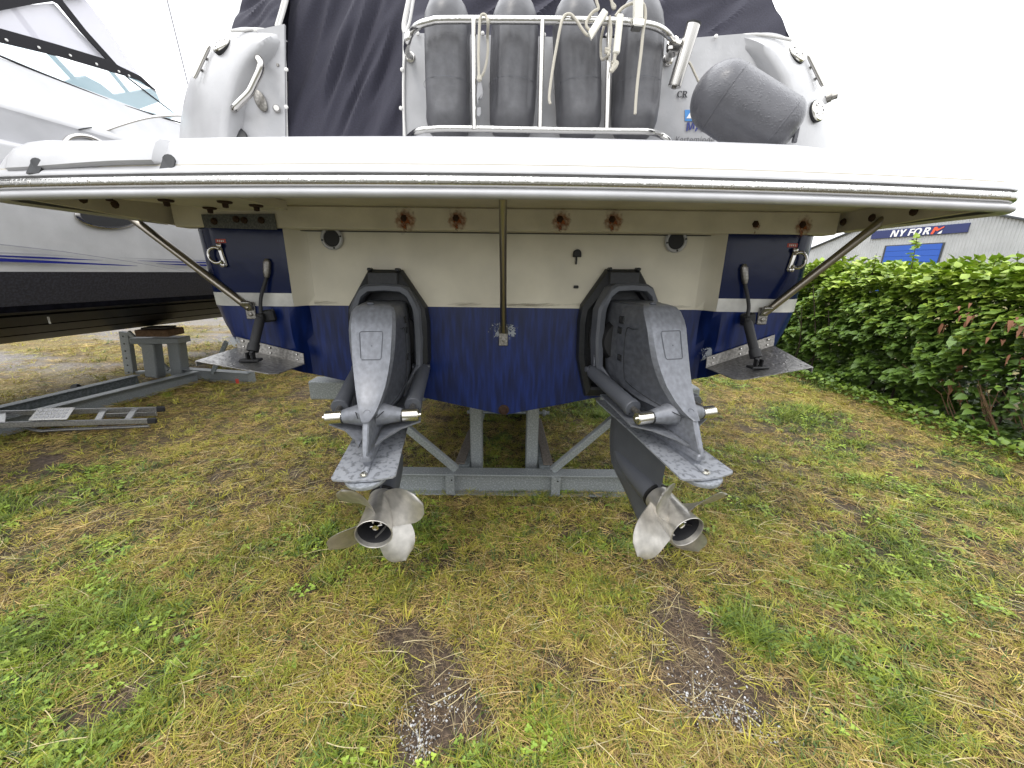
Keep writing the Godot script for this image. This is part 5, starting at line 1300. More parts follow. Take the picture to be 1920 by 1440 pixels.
func build_warehouse() -> void:
	var w := thing("warehouse", wh(3.15, 0), "grey corrugated steel warehouse with a blue roller door, beyond the hedge", "warehouse")
	var roof := func(s: float) -> float: return 7.15 - absf(s - 3.15) * 0.345
	# corrugated wall: trapezoidal ribs, with the doorway left out
	var g := Geo.new()
	var s := -9.0
	while s < 15.2:
		for k in [[0.0, 0.10, 0.0, 0.0], [0.10, 0.125, 0.0, 0.035], [0.125, 0.175, 0.035, 0.035], [0.175, 0.2, 0.035, 0.0]]:
			var a: float = s + k[0]
			var b: float = s + k[1]
			var y0 := 3.94 if (a > 1.2 and b < 5.1) else 0.0
			g.quad(wh(a, y0, k[2]), wh(b, y0, k[3]), wh(b, roof.call(b), k[3]), wh(a, roof.call(a), k[2]))
		s += 0.2
	put(g, "wall", M.sheet, w, 20)
	put(Geo.new().slab([wh(-9, 0, -0.3), wh(15.3, 0, -0.3), wh(15.3, roof.call(15.3), -0.3), wh(3.15, 7.15, -0.3), wh(-9, roof.call(-9.0), -0.3)], WN * -18.0), "building_shell", M.sheet, w)
	for q in [-9.3, 15.6]:
		put(Geo.new().beam(wh(3.15, 7.18, 0.05), wh(q, roof.call(q) + 0.03, 0.05), 0.3, 0.14, Vector3.UP, 0.02), "roof_edge", M.dark_trim, w)
	put(Geo.new().slab([wh(1.1, 0, 0.03), wh(1.1, 4.0, 0.03), wh(5.2, 4.0, 0.03), wh(5.2, 0, 0.03)], WN * 0.02), "door_frame", M.dark_trim, w)
	for i in 9:
		put(Geo.new().slab([wh(1.24, 0.02 + 0.435 * i, 0.055), wh(1.24, 0.442 + 0.435 * i, 0.055), wh(5.04, 0.442 + 0.435 * i, 0.055), wh(5.04, 0.02 + 0.435 * i, 0.055)], WN * 0.03, 0.012), "door_panel", M.door_blue, w)
	put(Geo.new().box(Transform3D(Basis(WD, Vector3.UP, WN), wh(3.15, 4.33, 0.12)), Vector3(0.26, 0.14, 0.2), 0.03), "wall_lamp", M.dark_trim, w)
	# sign
	var sg := thing("shop_sign", wh(3.2, 4.9, 0.06), "long dark blue sign with white and orange letters above the blue door", "sign")
	put(Geo.new().slab([wh(6.44, 4.605, 0.06), wh(-0.04, 4.605, 0.06), wh(-0.04, 5.25, 0.06), wh(6.44, 5.25, 0.06)], WN * 0.08, 0.01), "board", M.sign_blue, sg)
	var bold := SystemFont.new()
	bold.font_names = PackedStringArray(["Droid Sans"])
	bold.font_weight = 700
	var fv := FontVariation.new()
	fv.base_font = bold
	fv.variation_embolden = 0.0
	var X := -WD   # reading direction
	for q in [["N", 4.64], ["Y", 4.08], ["F", 3.47], ["O", 3.03], ["R", 2.43]]:
		var t := TextMesh.new()
		t.text = q[0]
		t.font = fv
		t.font_size = 64
		t.pixel_size = 0.51 / 46.0
		t.depth = 0.03
		t.material = M.sign_white
		place(t, "letter", sg, Transform3D(Basis(X * 1.12, Vector3.UP + X * 0.2, WN), wh(q[1], 4.907, 0.157)))
	# the orange M with its small white tail
	var pt := func(x: float, y: float) -> Vector3: return wh(2.13 - x - 0.2 * y, 4.655 + y, 0.145)
	put(Geo.new().slab([pt.call(0.0, 0.0), pt.call(0.16, 0.0), pt.call(0.22, 0.28), pt.call(0.3, 0.2), pt.call(0.36, 0.2), pt.call(0.66, 0.42), pt.call(0.64, 0.51), pt.call(0.36, 0.34), pt.call(0.2, 0.5), pt.call(0.05, 0.5)], WN * 0.03), "letter", M.sign_red, sg)
	put(Geo.new().slab([pt.call(0.42, 0.0), pt.call(0.66, 0.0), pt.call(0.64, 0.22)], WN * 0.03), "letter", M.sign_white, sg)


# ------------------------------------------------------------------ ground, grass, hedge
var n_green := FastNoiseLite.new()
var n_fine := FastNoiseLite.new()
var n_bare := FastNoiseLite.new()
var n_hill := FastNoiseLite.new()
# x, z, radius along x, radius along z, amount of green (-1 straw .. 1 green), amount of bare soil
var spots := []


func setup_fields() -> void:
	var k := 1
	for n in [n_green, n_fine, n_bare, n_hill]:
		n.seed = 100 + k
		n.fractal_octaves = 4
		k += 1
	n_green.frequency = 0.9
	n_fine.frequency = 3.2
	n_bare.frequency = 1.6
	n_hill.frequency = 0.5
	for q in [[Vector3(-2.804, 0, -2.182), 0.55, 0.22, 0.8, 0.0], [Vector3(-3.213, 0, -2.559), 0.5, 0.15, 0.6, 0.0], [Vector3(-1.984, 0, -1.241), 0.35, 0.2, 0.6, 0.0], [Vector3(-1.186, -0, -1.821), 0.22, 0.18, 0.7, 0.0], [Vector3(0.413, 0, -1.897), 0.9, 0.12, 0.5, 0.1],
			[Vector3(1.013, 0, -1.282), 0.10, 0.16, 1.0, -0.4], [Vector3(1.039, -0, -4.146), 0.7, 0.6, 0.8, 0.0], [Vector3(2.131, 0, -1.882), 0.35, 0.16, 0.6, 0.0], [Vector3(2.988, 0, -3.721), 0.8, 0.4, 0.4, 0.0], [Vector3(3.295, 0, -2.346), 0.7, 0.2, 0.4, 0.0],
			[Vector3(-2.271, 0, -2.021), 0.4, 0.14, -0.8, 0.0], [Vector3(-2.811, 0, -2.932), 0.7, 0.3, -0.6, 0.0], [Vector3(-1.76, 0, -3.713), 0.7, 0.4, -0.6, 0.1], [Vector3(2.665, 0, -2.268), 0.5, 0.12, -0.6, 0.0], [Vector3(2.507, 0, -2.701), 0.5, 0.14, -0.5, 0.0], [Vector3(1.739, 0, -1.031), 0.2, 0.2, -0.5, 0.0],
			[Vector3(0.013, 0, -1.268), 0.22, 0.1, -0.7, 0.0], [Vector3(0.087, 0, -0.943), 0.2, 0.1, -0.2, 0.0], [Vector3(-5.602, 0, -5.939), 6.0, 2.6, -0.75, 0.15], [Vector3(-8.251, 0, -7.71), 9.0, 5.0, -0.6, 0.2],
			[Vector3(0.81, 0, -1.477), 0.14, 0.09, -0.5, 0.9], [Vector3(0.761, 0, -1.278), 0.15, 0.10, -0.6, 1.3], [Vector3(0.742, 0, -1.138), 0.17, 0.09, -0.6, 1.4], [Vector3(0.735, 0, -1.019), 0.18, 0.08, -0.6, 1.5], [Vector3(0.792, 0, -0.934), 0.16, 0.06, -0.6, 1.4], [Vector3(0.851, 0, -0.859), 0.13, 0.05, -0.5, 1.0], [Vector3(0.785, 0, -1.65), 0.2, 0.08, -0.4, 0.9], [Vector3(-0.202, 0, -1.193), 0.28, 0.12, -0.5, 0.5], [Vector3(-0.571, 0, -1.26), 0.2, 0.1, -0.5, 0.5], [Vector3(0.118, 0, -1.152), 0.25, 0.12, -0.6, 0.15],
			[Vector3(-0.237, 0, -0.923), 0.145, 0.12, -0.4, 0.9], [Vector3(-0.199, 0, -1.027), 0.131, 0.075, -0.3, 0.6], [Vector3(-0.076, 0, -0.925), 0.102, 0.075, -0.3, 0.8], [Vector3(-0.284, 0, -0.854), 0.11, 0.1, -0.3, 0.9],
			[Vector3(0.417, 0, -1.607), 0.203, 0.105, -0.4, 0.8], [Vector3(0.856, 0, -1.689), 0.174, 0.09, -0.5, 0.7], [Vector3(-0.017, 0, -1.714), 0.145, 0.09, 0.3, 0.4], [Vector3(-0.445, 0, -1.213), 0.145, 0.09, -0.3, 0.6], [Vector3(-0.681, 0, -1.31), 0.145, 0.075, -0.3, 0.5], [Vector3(-2.22, 0, -1.546), 0.203, 0.075, -0.2, 0.6], [Vector3(-1.375, 0, -1.004), 0.189, 0.045, 0.0, 0.7], [Vector3(-1.354, 0, -0.927), 0.116, 0.045, 0.0, 0.6], [Vector3(1.351, 0, -1.339), 0.145, 0.075, -0.2, 0.4], [Vector3(-1.524, 0, -2.601), 0.4, 0.15, -0.3, 0.3]]:
		spots.append(q)


func field(x: float, z: float) -> Vector2:   # greenness 0..1, bareness 0..1
	var g := 0.45 + n_green.get_noise_2d(x, z) * 0.9 + n_fine.get_noise_2d(x, z) * 0.35
	var b := n_bare.get_noise_2d(x + 40, z * 1.2) * 1.7 - 0.30 + n_fine.get_noise_2d(x + 9, z) * 0.3
	for s in spots:
		var dx: float = (x - s[0].x) / s[1]
		var dz: float = (z - s[0].z) / s[2]
		var d := dx * dx + dz * dz
		if d < 4.0:
			var w := exp(-d)
			g += s[3] * w * 0.8
			b += s[4] * w * 1.2
	return Vector2(clampf(g, 0, 1), clampf(b, 0, 1))


func ground_y(x: float, z: float) -> float:
	return n_hill.get_noise_2d(x, z) * 0.02 + n_fine.get_noise_2d(x, z) * 0.006


func build_ground() -> void:
	var st := SurfaceTool.new()
	st.begin(Mesh.PRIMITIVE_TRIANGLES)
	# finer near the viewer: rows and columns spaced by powers
	var xs := []
	var zs := []
	for i in 181:
		var u := -1.0 + i / 90.0
		xs.append(signf(u) * (2.2 * absf(u) + 12.0 * pow(absf(u), 3.0) + 240.0 * pow(absf(u), 14.0)))
	for i in 201:
		var u := -0.35 + 1.35 * i / 200.0
		zs.append(-0.6 - (signf(u) * (4.0 * absf(u) + 16.0 * pow(absf(u), 3.0) + 300.0 * pow(absf(u), 16.0))))
	for j in zs.size():
		for i in xs.size():
			var x: float = xs[i]
			var z: float = zs[j]
			var f := field(x, z)
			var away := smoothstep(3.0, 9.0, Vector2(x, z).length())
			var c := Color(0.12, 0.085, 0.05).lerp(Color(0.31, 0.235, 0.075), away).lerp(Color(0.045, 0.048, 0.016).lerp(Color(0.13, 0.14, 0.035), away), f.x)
			c = c.lerp(Color(0.135, 0.095, 0.068), f.y)
			# pale gravel strips out beyond the left boat
			var gv := clampf((n_green.get_noise_2d(x * 0.35 + 7.0, z * 0.9) + 0.05) * 4.0, 0, 1) * smoothstep(-4.0, -5.5, x) * smoothstep(-4.4, -6.2, z)
			gv = maxf(gv, smoothstep(-9.5, -11.5, z) * smoothstep(0.0, -4.0, x))
			c = c.lerp(Color(0.34, 0.32, 0.33), gv * 0.8)
			st.set_color(c)
			st.set_normal(Vector3.UP)
			st.add_vertex(Vector3(x, ground_y(x, z) - 0.012, z))
	var w := xs.size()
	for j in zs.size() - 1:
		for i in w - 1:
			var a := j * w + i
			for k in [a, a + w, a + 1, a + 1, a + w, a + w + 1]: st.add_index(k)
	st.generate_normals()
	var m := st.commit()
	m.surface_set_material(0, M.soil)
	place(m, "ground", self, Transform3D()).set_meta("kind", "structure")


func ribbon(st: SurfaceTool, base: Vector3, dir: Vector3, len: float, w: float, bend: float, droop: Vector3, segs: int) -> void:
	var side := dir.cross(Vector3.UP)
	if side.length() < 0.1: side = Vector3.RIGHT
	side = side.normalized().rotated(dir.normalized(), bend)
	var prev := []
	for i in segs + 1:
		var t := float(i) / segs
		var p := base + dir * len * t + droop * len * t * t
		var ww := w * (1.0 - pow(t, 1.6)) * 0.5 + 0.0001
		var cur := [p - side * ww, p + side * ww]
		if i > 0:
			for v in [prev[0], cur[0], prev[1], prev[1], cur[0], cur[1]]: st.add_vertex(v)
		prev = cur


func leaf_blade(st: SurfaceTool, base: Vector3, dir: Vector3, len: float, w: float, up: Vector3, fold := 0.25, segs := 4, droop := 0.3) -> void:
	var side := dir.cross(up).normalized()
	var prev := []
	for i in segs + 1:
		var t := float(i) / segs
		var p := base + dir * len * t - Vector3.UP * droop * len * t * t
		var ww := w * 0.5 * pow(sin(PI * pow(t, 0.75)), 0.8) if i > 0 and i < segs else 0.0006
		var cur := [p - side * ww + up * ww * fold, p, p + side * ww + up * ww * fold]
		if i > 0:
			for k in 2:
				for v in [prev[k], cur[k], prev[k + 1], prev[k + 1], cur[k], cur[k + 1]]: st.add_vertex(v)
		prev = cur


func tuft(kind: String, r: RandomNumberGenerator) -> ArrayMesh:
	var st := SurfaceTool.new()
	st.begin(Mesh.PRIMITIVE_TRIANGLES)
	st.set_smooth_group(-1)
	if kind == "grass":
		for i in 11:
			var a := r.randf() * TAU
			var lean := r.randf_range(0.25, 1.3)
			var d := Vector3(cos(a) * lean, 1.0, sin(a) * lean).normalized()
			ribbon(st, Vector3(r.randfn() * 0.018, 0, r.randfn() * 0.018), d, r.randf_range(0.03, 0.075), r.randf_range(0.0026, 0.0052), r.randf_range(-1, 1), Vector3(cos(a), -0.6, sin(a)) * r.randf_range(0.1, 0.6), 3)
	elif kind == "tall":
		for i in 16:
			var a := r.randf() * TAU
			var lean := r.randf_range(0.1, 0.7)
			var d := Vector3(cos(a) * lean, 1.0, sin(a) * lean).normalized()
			ribbon(st, Vector3(r.randfn() * 0.022, 0, r.randfn() * 0.022), d, r.randf_range(0.07, 0.14), r.randf_range(0.0025, 0.0045), r.randf_range(-1, 1), Vector3(cos(a), -0.5, sin(a)) * r.randf_range(0.2, 0.7), 4)
	elif kind == "thatch":
		for i in 13:
			var a := r.randf() * TAU
			var d := Vector3(cos(a), r.randf_range(-0.05, 0.35), sin(a)).normalized()
			ribbon(st, Vector3(r.randfn() * 0.03, r.randf_range(0.002, 0.02), r.randfn() * 0.03), d, r.randf_range(0.03, 0.09), r.randf_range(0.0016, 0.003), r.randf_range(-1.2, 1.2), Vector3(cos(a + 1.6), -0.25, sin(a + 1.6)) * r.randf_range(0.0, 0.5), 3)
	elif kind == "straw":
		var a := 0.0
		var d := Vector3(1, r.randf_range(0.05, 0.3), 0).normalized()
		ribbon(st, Vector3(-0.08, 0.008, 0), d, r.randf_range(0.12, 0.26), r.randf_range(0.0017, 0.003), r.randf_range(-1, 1), Vector3(0, -0.22, r.randf_range(-0.4, 0.4)), 7)
	elif kind == "weed":
		var n := r.randi_range(5, 8)
		for i in n:
			var a := TAU * i / n + r.randf_range(-0.4, 0.4)
			var d := Vector3(cos(a), r.randf_range(0.2, 0.8), sin(a)).normalized()
			leaf_blade(st, Vector3(0, 0.004, 0), d, r.randf_range(0.035, 0.07), r.randf_range(0.012, 0.02), (Vector3.UP - d * d.y).normalized(), 0.3, 4, 0.45)
	else:   # clover
		for i in 7:
			var p := Vector3(r.randfn() * 0.025, r.randf_range(0.012, 0.035), r.randfn() * 0.025)
			for k in 3:
				var a := TAU * k / 3.0 + r.randf()
				leaf_blade(st, p, Vector3(cos(a), 0.15, sin(a)).normalized(), 0.014, 0.012, Vector3.UP, 0.2, 3, 0.0)
	st.generate_normals()
	var m := st.commit()
	m.surface_set_material(0, M.blade)
	return m


func multi(called: String, m: Mesh, xfs: Array, cols: Array, parent: Node = self, kind := "stuff") -> MultiMeshInstance3D:
	var mm := MultiMesh.new()
	mm.transform_format = MultiMesh.TRANSFORM_3D
	mm.use_colors = true
	mm.mesh = m
	mm.instance_count = xfs.size()
	for i in xfs.size():
		var x: Transform3D = xfs[i]
		x.origin -= org(parent)
		mm.set_instance_transform(i, x)
		mm.set_instance_color(i, cols[i])
	var o := MultiMeshInstance3D.new()
	o.multimesh = mm
	o.name = numbered(called) if parent == self else called
	parent.add_child(o, true)
	o.set_meta("kind", kind)
	return o


func build_grass() -> void:
	var r := RandomNumberGenerator.new()
	r.seed = 77
	var kinds := {"grass": 5, "tall": 3, "thatch": 5, "straw": 4, "weed": 4, "clover": 2}
	var bag := {}
	for k in kinds:
		for i in kinds[k]:
			bag["%s%d" % [k, i]] = [tuft(k, r), [], []]
	# rings round the camera: outer radius, tufts per square metre
	for band in [[0.35, 1.6, 3300.0], [1.6, 2.6, 2200.0], [2.6, 4.0, 1100.0], [4.0, 6.5, 420.0], [6.5, 11.0, 150.0], [11.0, 22.0, 42.0]]:
		var half := deg_to_rad(78)
		var area: float = half * (band[1] * band[1] - band[0] * band[0])
		for i in int(area * band[2]):
			var a := r.randf_range(-half, half)
			var d := sqrt(lerpf(band[0] * band[0], band[1] * band[1], r.randf()))
			var x := d * sin(a)
			var z := -d * cos(a) - 0.05
			var f := field(x, z)
			var trod := f.y > 0.25 and r.randf() < f.y
			if trod and r.randf() < lerpf(0.5, 0.74, smoothstep(0.4, 0.9, f.y)): continue
			if x > 4.5 + n_green.get_noise_2d(z, 3.0) * 0.3 and z < -2.0: continue
			var far := smoothstep(2.6, 8.0, d)
			# gravel strips stay thin
			var gv := clampf((n_green.get_noise_2d(x * 0.35 + 7.0, z * 0.9) + 0.05) * 4.0, 0, 1) * smoothstep(-4.0, -5.5, x) * smoothstep(-4.4, -6.2, z)
			if r.randf() < gv * 0.8 or (z < -10.0 and x < -1.0 and r.randf() < 0.8): continue
			var k := "grass"
			var u := r.randf()
			var green := f.x + r.randfn() * 0.16
			if green < 0.42: k = "thatch" if u < 0.8 else "grass"
			elif green < 0.62: k = "grass" if u < 0.45 else ("thatch" if u < 0.93 else "weed")
			else: k = "grass" if u < 0.78 else ("tall" if u < 0.80 + 0.06 * (f.x - 0.6) else ("weed" if u < 0.86 else ("clover" if u < 0.92 else "thatch")))
			if f.x > 0.97 and r.randf() < 0.3: k = "tall"
			if trod: k = "thatch"
			var c: Color
			if k == "thatch":
				c = Color(0.46, 0.335, 0.12).lerp(Color(0.19, 0.115, 0.045), r.randf())
				if r.randf() < 0.35: c = Color(0.29, 0.26, 0.05)
			else:
				var t := clampf(green + r.randf_range(-0.25, 0.25), 0, 1)
				c = Color(0.30, 0.265, 0.035).lerp(Color(0.135, 0.19, 0.016), t)
				if k == "weed" or k == "clover": c = Color(0.21, 0.28, 0.035).lerp(Color(0.10, 0.17, 0.025), r.randf())
				elif r.randf() < 0.22: c = Color(0.06, 0.105, 0.02)
			c = c * 1.5 * r.randf_range(0.5, 1.2)
			c.a = 1.0
			if trod: c = Color(0.16, 0.10, 0.06).lerp(Color(0.34, 0.26, 0.15), r.randf())
			if k == "thatch" and d < 4.0 and r.randf() < 0.3: continue
			var s := r.randf_range(0.55, 1.1) * (1.0 + 0.8 * far)
			if k == "tall" and f.x < 0.8: s *= 0.7
			if trod: s *= 0.75
			var key := "%s%d" % [k, r.randi() % int(kinds[k])]
			bag[key][1].append(Transform3D(Basis(Vector3.UP, r.randf() * TAU).scaled(Vector3(s, s * r.randf_range(0.7, 1.1), s)), Vector3(x, ground_y(x, z) - 0.006, z)))
			bag[key][2].append(c)
	# long dead stems lying over it all, mostly combed one way on the right
	for i in 3600:
		var a := r.randf_range(-1.15, 1.15)
		var d := sqrt(lerpf(0.2, 14.0, pow(r.randf(), 1.3)))
		var x := d * sin(a)
		var z := -d * cos(a)
		var f := field(x, z)
		if r.randf() < f.x * 0.5: continue
		var turn := r.randf() * TAU if x < 0.8 or r.randf() < 0.5 else -0.5 + r.randfn() * 0.3
		var s := r.randf_range(0.5, 1.2)
		var key := "straw%d" % (r.randi() % 4)
		bag[key][1].append(Transform3D(Basis(Vector3.UP, turn).scaled(Vector3(s, s * 0.7, s)), Vector3(x, ground_y(x, z) + r.randf_range(0.0, 0.012), z)))
		bag[key][2].append(Color(0.56, 0.47, 0.26) * r.randf_range(0.6, 1.1))
	for k in bag:
		var what := "grass"
		for p in [["tall", "tall_grass"], ["thatch", "dry_grass"], ["straw", "straw"], ["weed", "weeds"], ["clover", "clover"]]:
			if k.begins_with(p[0]): what = p[1]
		multi(what, bag[k][0], bag[k][1], bag[k][2])
	# white paint chips and grit on the bare patches
	var chip := Geo.new().slab([Vector3(-0.5, 0, -0.3), Vector3(0.1, 0, -0.5), Vector3(0.5, 0, 0.1), Vector3(0.1, 0, 0.45), Vector3(-0.35, 0, 0.3)], Vector3(0.05, 0.35, 0), 0.08).mesh(M.chips, 20)
	var cx := []
	var cc := []
	for q in [[Vector3(-0.286, 0, -0.861), 0.026, 0.045, 320], [Vector3(-0.254, -0, -0.964), 0.05, 0.03, 120], [Vector3(-0.198, 0, -1.018), 0.06, 0.03, 60], [Vector3(-0.085, 0, -0.925), 0.05, 0.035, 40], [Vector3(-0.358, 0, -0.938), 0.03, 0.03, 60], [Vector3(0.715, 0, -1.019), 0.06, 0.045, 260], [Vector3(0.783, 0, -0.934), 0.07, 0.03, 300], [Vector3(0.844, 0, -0.873), 0.05, 0.02, 90], [Vector3(0.604, 0, -0.982), 0.06, 0.03, 90], [Vector3(0.731, 0, -1.16), 0.13, 0.14, 200], [Vector3(0.013, 0, -1.108), 0.9, 0.5, 120]]:
		for i in int(q[3] * 0.65):
			var p := Vector3(q[0].x + r.randfn() * q[1], 0, q[0].z + r.randfn() * q[2])
			p.y = ground_y(p.x, p.z) - 0.001 + r.randf() * 0.004
			var s := lerpf(0.0018, 0.0065, pow(r.randf(), 2.2))
			cx.append(Transform3D(Basis(Vector3(r.randf(), 1, r.randf()).normalized(), r.randf() * TAU).scaled(Vector3.ONE * s * 1.4), p))
			cc.append(grey(r.randf_range(0.3, 0.95)))
	multi("paint_chips", chip, cx, cc)


func hedge_leaf(st: SurfaceTool) -> void:
	# heart-shaped leaf along +z, folded along its rib, tip drooping
	var prev := []
	for q in [[0.0, 0.02], [0.1, 0.3], [0.25, 0.44], [0.45, 0.42], [0.68, 0.26], [0.88, 0.09], [1.0, 0.0]]:
		var y: float = -0.28 * q[0] * q[0]
		var cur := [Vector3(-q[1], y + q[1] * 0.28, q[0]), Vector3(0, y, q[0]), Vector3(q[1], y + q[1] * 0.28, q[0])]
		if prev:
			for k in 2:
				for v in [prev[k], prev[k + 1], cur[k], prev[k + 1], cur[k + 1], cur[k]]: st.add_vertex(v)
		prev = cur


func build_hedge() -> void:
	var r := RandomNumberGenerator.new()
	r.seed = 5
	var h := thing("hedge", Vector3(4.9, 0, -5.5), "leafy green garden hedge along the right with a few withered reddish leaves", "hedge")
	var st := SurfaceTool.new()
	st.begin(Mesh.PRIMITIVE_TRIANGLES)
	hedge_leaf(st)
	st.generate_normals()
	var lm := st.commit()
	lm.surface_set_material(0, M.leaf_mass)
	var bulge := FastNoiseLite.new()
	bulge.seed = 8
	bulge.frequency = 1.3
	bulge.fractal_octaves = 3
	var xs := []
	var cs := []
	var all := []
	var add := func(p: Vector3, n: Vector3, size: float, c: Color) -> void:
		# leaf hangs from its stalk: points outward and down, face turned up and out
		var out := (n + Vector3(r.randfn() * 0.45, r.randfn() * 0.25 - 0.25, r.randfn() * 0.45)).normalized()
		var up := (Vector3.UP + n * 0.5 + Vector3(r.randfn() * 0.35, 0, r.randfn() * 0.35)).normalized()
		var side := up.cross(out).normalized()
		var b := Basis(side, out.cross(side), out).scaled(Vector3.ONE * size)
		xs.append(Transform3D(b, p))
		c.a = 1.0
		cs.append(c)
	var top := func(z: float) -> float: return 1.53 + bulge.get_noise_2d(z * 1.1, 50.0) * 0.2 + bulge.get_noise_2d(z * 4.0, 90.0) * 0.12
	var tones := [Color(0.14, 0.225, 0.028), Color(0.2, 0.295, 0.038), Color(0.27, 0.375, 0.05), Color(0.10, 0.175, 0.028), Color(0.33, 0.42, 0.065)]
	for i in 56000:
		var z := -1.6 - 9.5 * r.randf()
		var u := r.randf() * 1.35
		var hh: float = top.call(z)
		var p: Vector3
		var n: Vector3
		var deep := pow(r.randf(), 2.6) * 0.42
		if u < 0.68:   # front face, leaning out in the middle, clumps and hollows
			var y := pow(r.randf(), 0.85) * hh
			var x := 4.42 + 0.18 * pow(absf(y - 0.8) / 0.8, 2.0) + bulge.get_noise_2d(z * 1.6, y * 1.9) * 0.30
			p = Vector3(x + deep, maxf(0.03, y), z)
			n = Vector3(-1, 0.25 + 0.6 * smoothstep(1.1, 1.5, y), 0).normalized()
		elif u < 0.94:
			var x := 4.5 + r.randf() * 1.2
			p = Vector3(x, hh - deep * 0.6 - 0.1 * absf(x - 5.0) + bulge.get_noise_2d(x * 2.0, z * 2.0) * 0.15, z)
			n = Vector3(-0.3, 1, 0).normalized()
		else:
			p = Vector3(4.6 + r.randf() * 0.9, r.randf() * hh * 0.97, z)
			n = Vector3(-1, 0, 0)
		# thin place at the right where dry twigs show
		if Vector2((p.z + 3.3) / 0.5, (p.y - 0.42) / 0.28).length() < 1.0 and p.x < 4.8 and r.randf() < 0.75: continue
		var growth_light := clampf(smoothstep(0.7, 1.6, p.y) * 0.75 - deep + r.randfn() * 0.22, 0, 0.999)  # new growth and light on top, shade deep inside, put into leaf colour
		var c: Color = tones[[3, 0, 1, 2, 4][int(growth_light * 5)]]
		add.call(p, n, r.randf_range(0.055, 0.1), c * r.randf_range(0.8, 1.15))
	# shoots that rise above the top, ground ivy at the foot
	for q in [[-4.62, 0.42], [-5.3, 0.18], [-3.7, 0.16], [-3.45, 0.2], [-6.2, 0.16], [-4.2, 0.1], [-7.0, 0.2], [-3.1, 0.14], [-2.7, 0.2], [-4.95, 0.14], [-5.7, 0.12], [-4.0, 0.2], [-3.28, 0.1], [-6.6, 0.14], [-2.95, 0.1], [-5.1, 0.22], [-7.6, 0.16]]:
		var foot := Vector3(4.62 + r.randfn() * 0.08, top.call(q[0]) - 0.15, q[0])
		var tip := foot + Vector3(r.randfn() * 0.04, q[1] + 0.12, r.randfn() * 0.05)
		put(Geo.new().tube([foot, foot.lerp(tip, 0.5) + Vector3(0.01, 0, 0), tip], [0.006, 0.004, 0.002], 6), "shoot", M.bark, h)
		for i in int(q[1] * 55) + 4:
			var t := r.randf_range(0.25, 1.0)
			var a := r.randf() * TAU
			add.call(foot.lerp(tip, t), Vector3(cos(a), 0.5, sin(a)).normalized(), r.randf_range(0.05, 0.085), tones[[2, 4, 1][r.randi() % 3]] * 1.0)
	for i in 1800:
		var z := -1.8 - 6.0 * r.randf()
		add.call(Vector3(4.35 - absf(r.randfn()) * 0.16, r.randf_range(0.03, 0.14), z), Vector3(-0.5, 0.8, r.randfn() * 0.5).normalized(), r.randf_range(0.03, 0.06), tones[[0, 3, 1][r.randi() % 3]] * 0.9)
	# the 300 largest in view stand as leaves of their own, the rest as one mass
	var order := range(xs.size())
	var eye := Vector3(0, 1.45, 0)
	var score := PackedFloat32Array()
	for x in xs:
		var o: Vector3 = x.origin
		var d := o - eye
		var px := absf(d.x / -d.z)
		score.append(d.length() * (0.5 + 4.0 * maxf(0.0, o.x - 4.3)) / maxf(0.01, x.basis.x.length()) * (1.0 if px < 1.36 and o.y > 0.15 else 50.0))
	order.sort_custom(func(a: int, b: int) -> bool: return score[a] < score[b])
	var mx := []
	var mc := []
	for i in order.size():
		var k: int = order[i]
		if i < 300:
			var best := 0
			for t in 5:
				if absf(tones[t].g - cs[k].g) < absf(tones[best].g - cs[k].g): best = t
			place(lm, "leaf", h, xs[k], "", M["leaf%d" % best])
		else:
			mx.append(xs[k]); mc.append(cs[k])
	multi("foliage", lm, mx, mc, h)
	# withered leaves
	for q in [[Vector3(4.36, 1.111, -3.711), 9], [Vector3(4.34, 1.079, -3.36), 13], [Vector3(4.38, 0.843, -3.497), 5], [Vector3(4.5, 0.39, -3.733), 8], [Vector3(4.5, 0.593, -3.699), 6], [Vector3(4.4, 0.938, -3.857), 4]]:
		for i in q[1]:
			var p: Vector3 = q[0] + Vector3(r.randfn() * 0.04, r.randfn() * 0.05, r.randfn() * 0.10)
			var out := Vector3(-1 + r.randfn() * 0.5, -0.7 + r.randfn() * 0.5, r.randfn() * 0.7).normalized()
			var side := Vector3.UP.cross(out).normalized()
			place(lm, "dry_leaf", h, Transform3D(Basis(side, out.cross(side), out).scaled(Vector3(0.45, 2.6, 0.8) * r.randf_range(0.03, 0.06)), p), "", M.leaf_dry)
	# stems and twigs
	for i in 46:
		var z := -2.2 - 7.0 * r.randf()
		var a := Vector3(4.75 + r.randfn() * 0.18, 0, z)
		var b := a + Vector3(-0.2 + r.randfn() * 0.2, r.randf_range(0.8, 1.35), r.randfn() * 0.35)
		put(Geo.new().tube(curve([a, a.lerp(b, 0.4) + Vector3(0.06, 0, r.randfn() * 0.05), b], 3), [0.014, 0.012, 0.01, 0.009, 0.007, 0.006, 0.004], 6), "stem", M.bark, h)
	for i in 16:
		var a := Vector3(4.55 + r.randfn() * 0.05, r.randf_range(0.02, 0.1), -3.3 + r.randfn() * 0.25)
		put(Geo.new().tube([a, a + Vector3(-0.06, 0.2, -0.08), a + Vector3(-0.1 + r.randfn() * 0.05, 0.42, -0.2 + r.randfn() * 0.12)], [0.006, 0.004, 0.002], 5), "twig", M.wood, h)
	put(Geo.new().tube(curve([Vector3(4.45, 0.954, -4.142), Vector3(4.42, 1.13, -4.06), Vector3(4.4, 1.245, -3.95)], 3), 0.009, 6), "stem", M.bark, h)


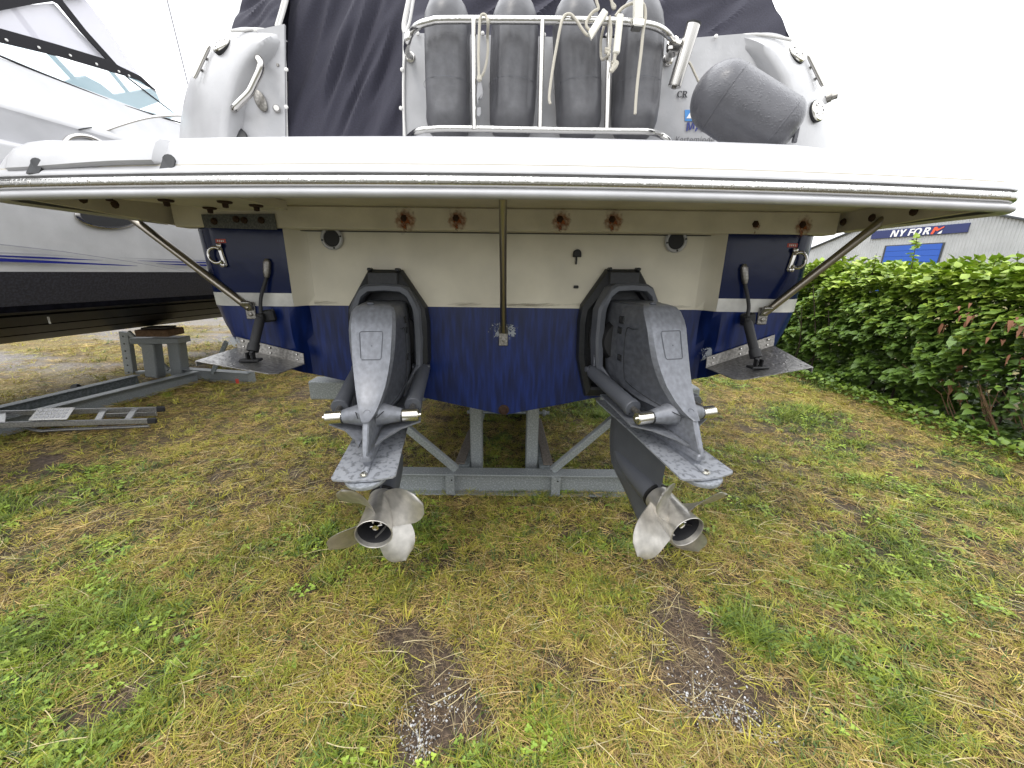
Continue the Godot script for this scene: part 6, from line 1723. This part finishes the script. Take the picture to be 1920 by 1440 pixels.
# ------------------------------------------------------------------ sky
func make_sky() -> Sky:
	var n := FastNoiseLite.new()
	n.seed = 338
	n.frequency = 1.15
	n.fractal_octaves = 5
	var w := 512
	var h := 256
	var im := Image.create(w, h, false, Image.FORMAT_RGBF)
	for y in h:
		var el := PI / 2 - PI * (y + 0.5) / h
		for x in w:
			var az := TAU * ((x + 0.5) / w - 0.5)
			var d := Vector3(sin(az) * cos(el), sin(el), -cos(az) * cos(el))
			# an overcast deck: noise in the plane of the cloud base, brighter overhead
			var q := Vector3(d.x, 0, d.z) / maxf(d.y + 0.28, 0.12)
			var c := n.get_noise_3d(q.x, 0.0, q.z) * 0.5 + n.get_noise_3d(q.x * 2.3, 5.0, q.z * 2.3) * 0.2
			var b := (0.86 + 1.7 * maxf(d.y, 0.0)) * clampf(1.05 + c * 2.1, 0.55, 1.5)
			var col := Color(b * 0.985, b, b * 1.025)
			if d.y < 0.0: col = Color(0.3, 0.3, 0.26)
			im.set_pixel(x, y, col)
	var pm := PanoramaSkyMaterial.new()
	pm.panorama = ImageTexture.create_from_image(im)
	var s := Sky.new()
	s.sky_material = pm
	return s


func _ready() -> void:
	# camera
	var cam := Camera3D.new()
	cam.name = "camera"
	add_child(cam)
	cam.transform = Transform3D(Basis(Vector3.RIGHT, -0.28379) * Basis(Vector3.BACK, 0.012217), Vector3(0, 1.45, 0))
	cam.fov = 90.0
	cam.near = 0.05
	cam.far = 900.0
	# sky, exposure
	var env := Environment.new()
	env.background_mode = Environment.BG_SKY
	env.sky = make_sky()
	env.background_energy_multiplier = 1.15
	env.tonemap_mode = Environment.TONE_MAPPER_LINEAR
	env.tonemap_exposure = 1.18
	env.sdfgi_enabled = true
	env.ssao_enabled = true
	env.ssil_enabled = true
	var we := WorldEnvironment.new()
	we.name = "world"
	we.environment = env
	add_child(we)
	# sun behind cloud
	var sun := DirectionalLight3D.new()
	sun.name = "sun"
	sun.light_energy = 0.25
	sun.light_angular_distance = 14.0
	sun.light_color = Color(1.0, 0.97, 0.92)
	sun.shadow_enabled = true
	add_child(sun)
	sun.look_at_from_position(Vector3(-3, 10, 5), Vector3.ZERO)
	make_materials()
	setup_fields()
	# the place
	build_ground()
	build_warehouse()
	build_hedge()
	build_neighbour()
	build_neighbour_stand()
	build_cradle()
	build_boat()
	build_fenders()
	build_grass()
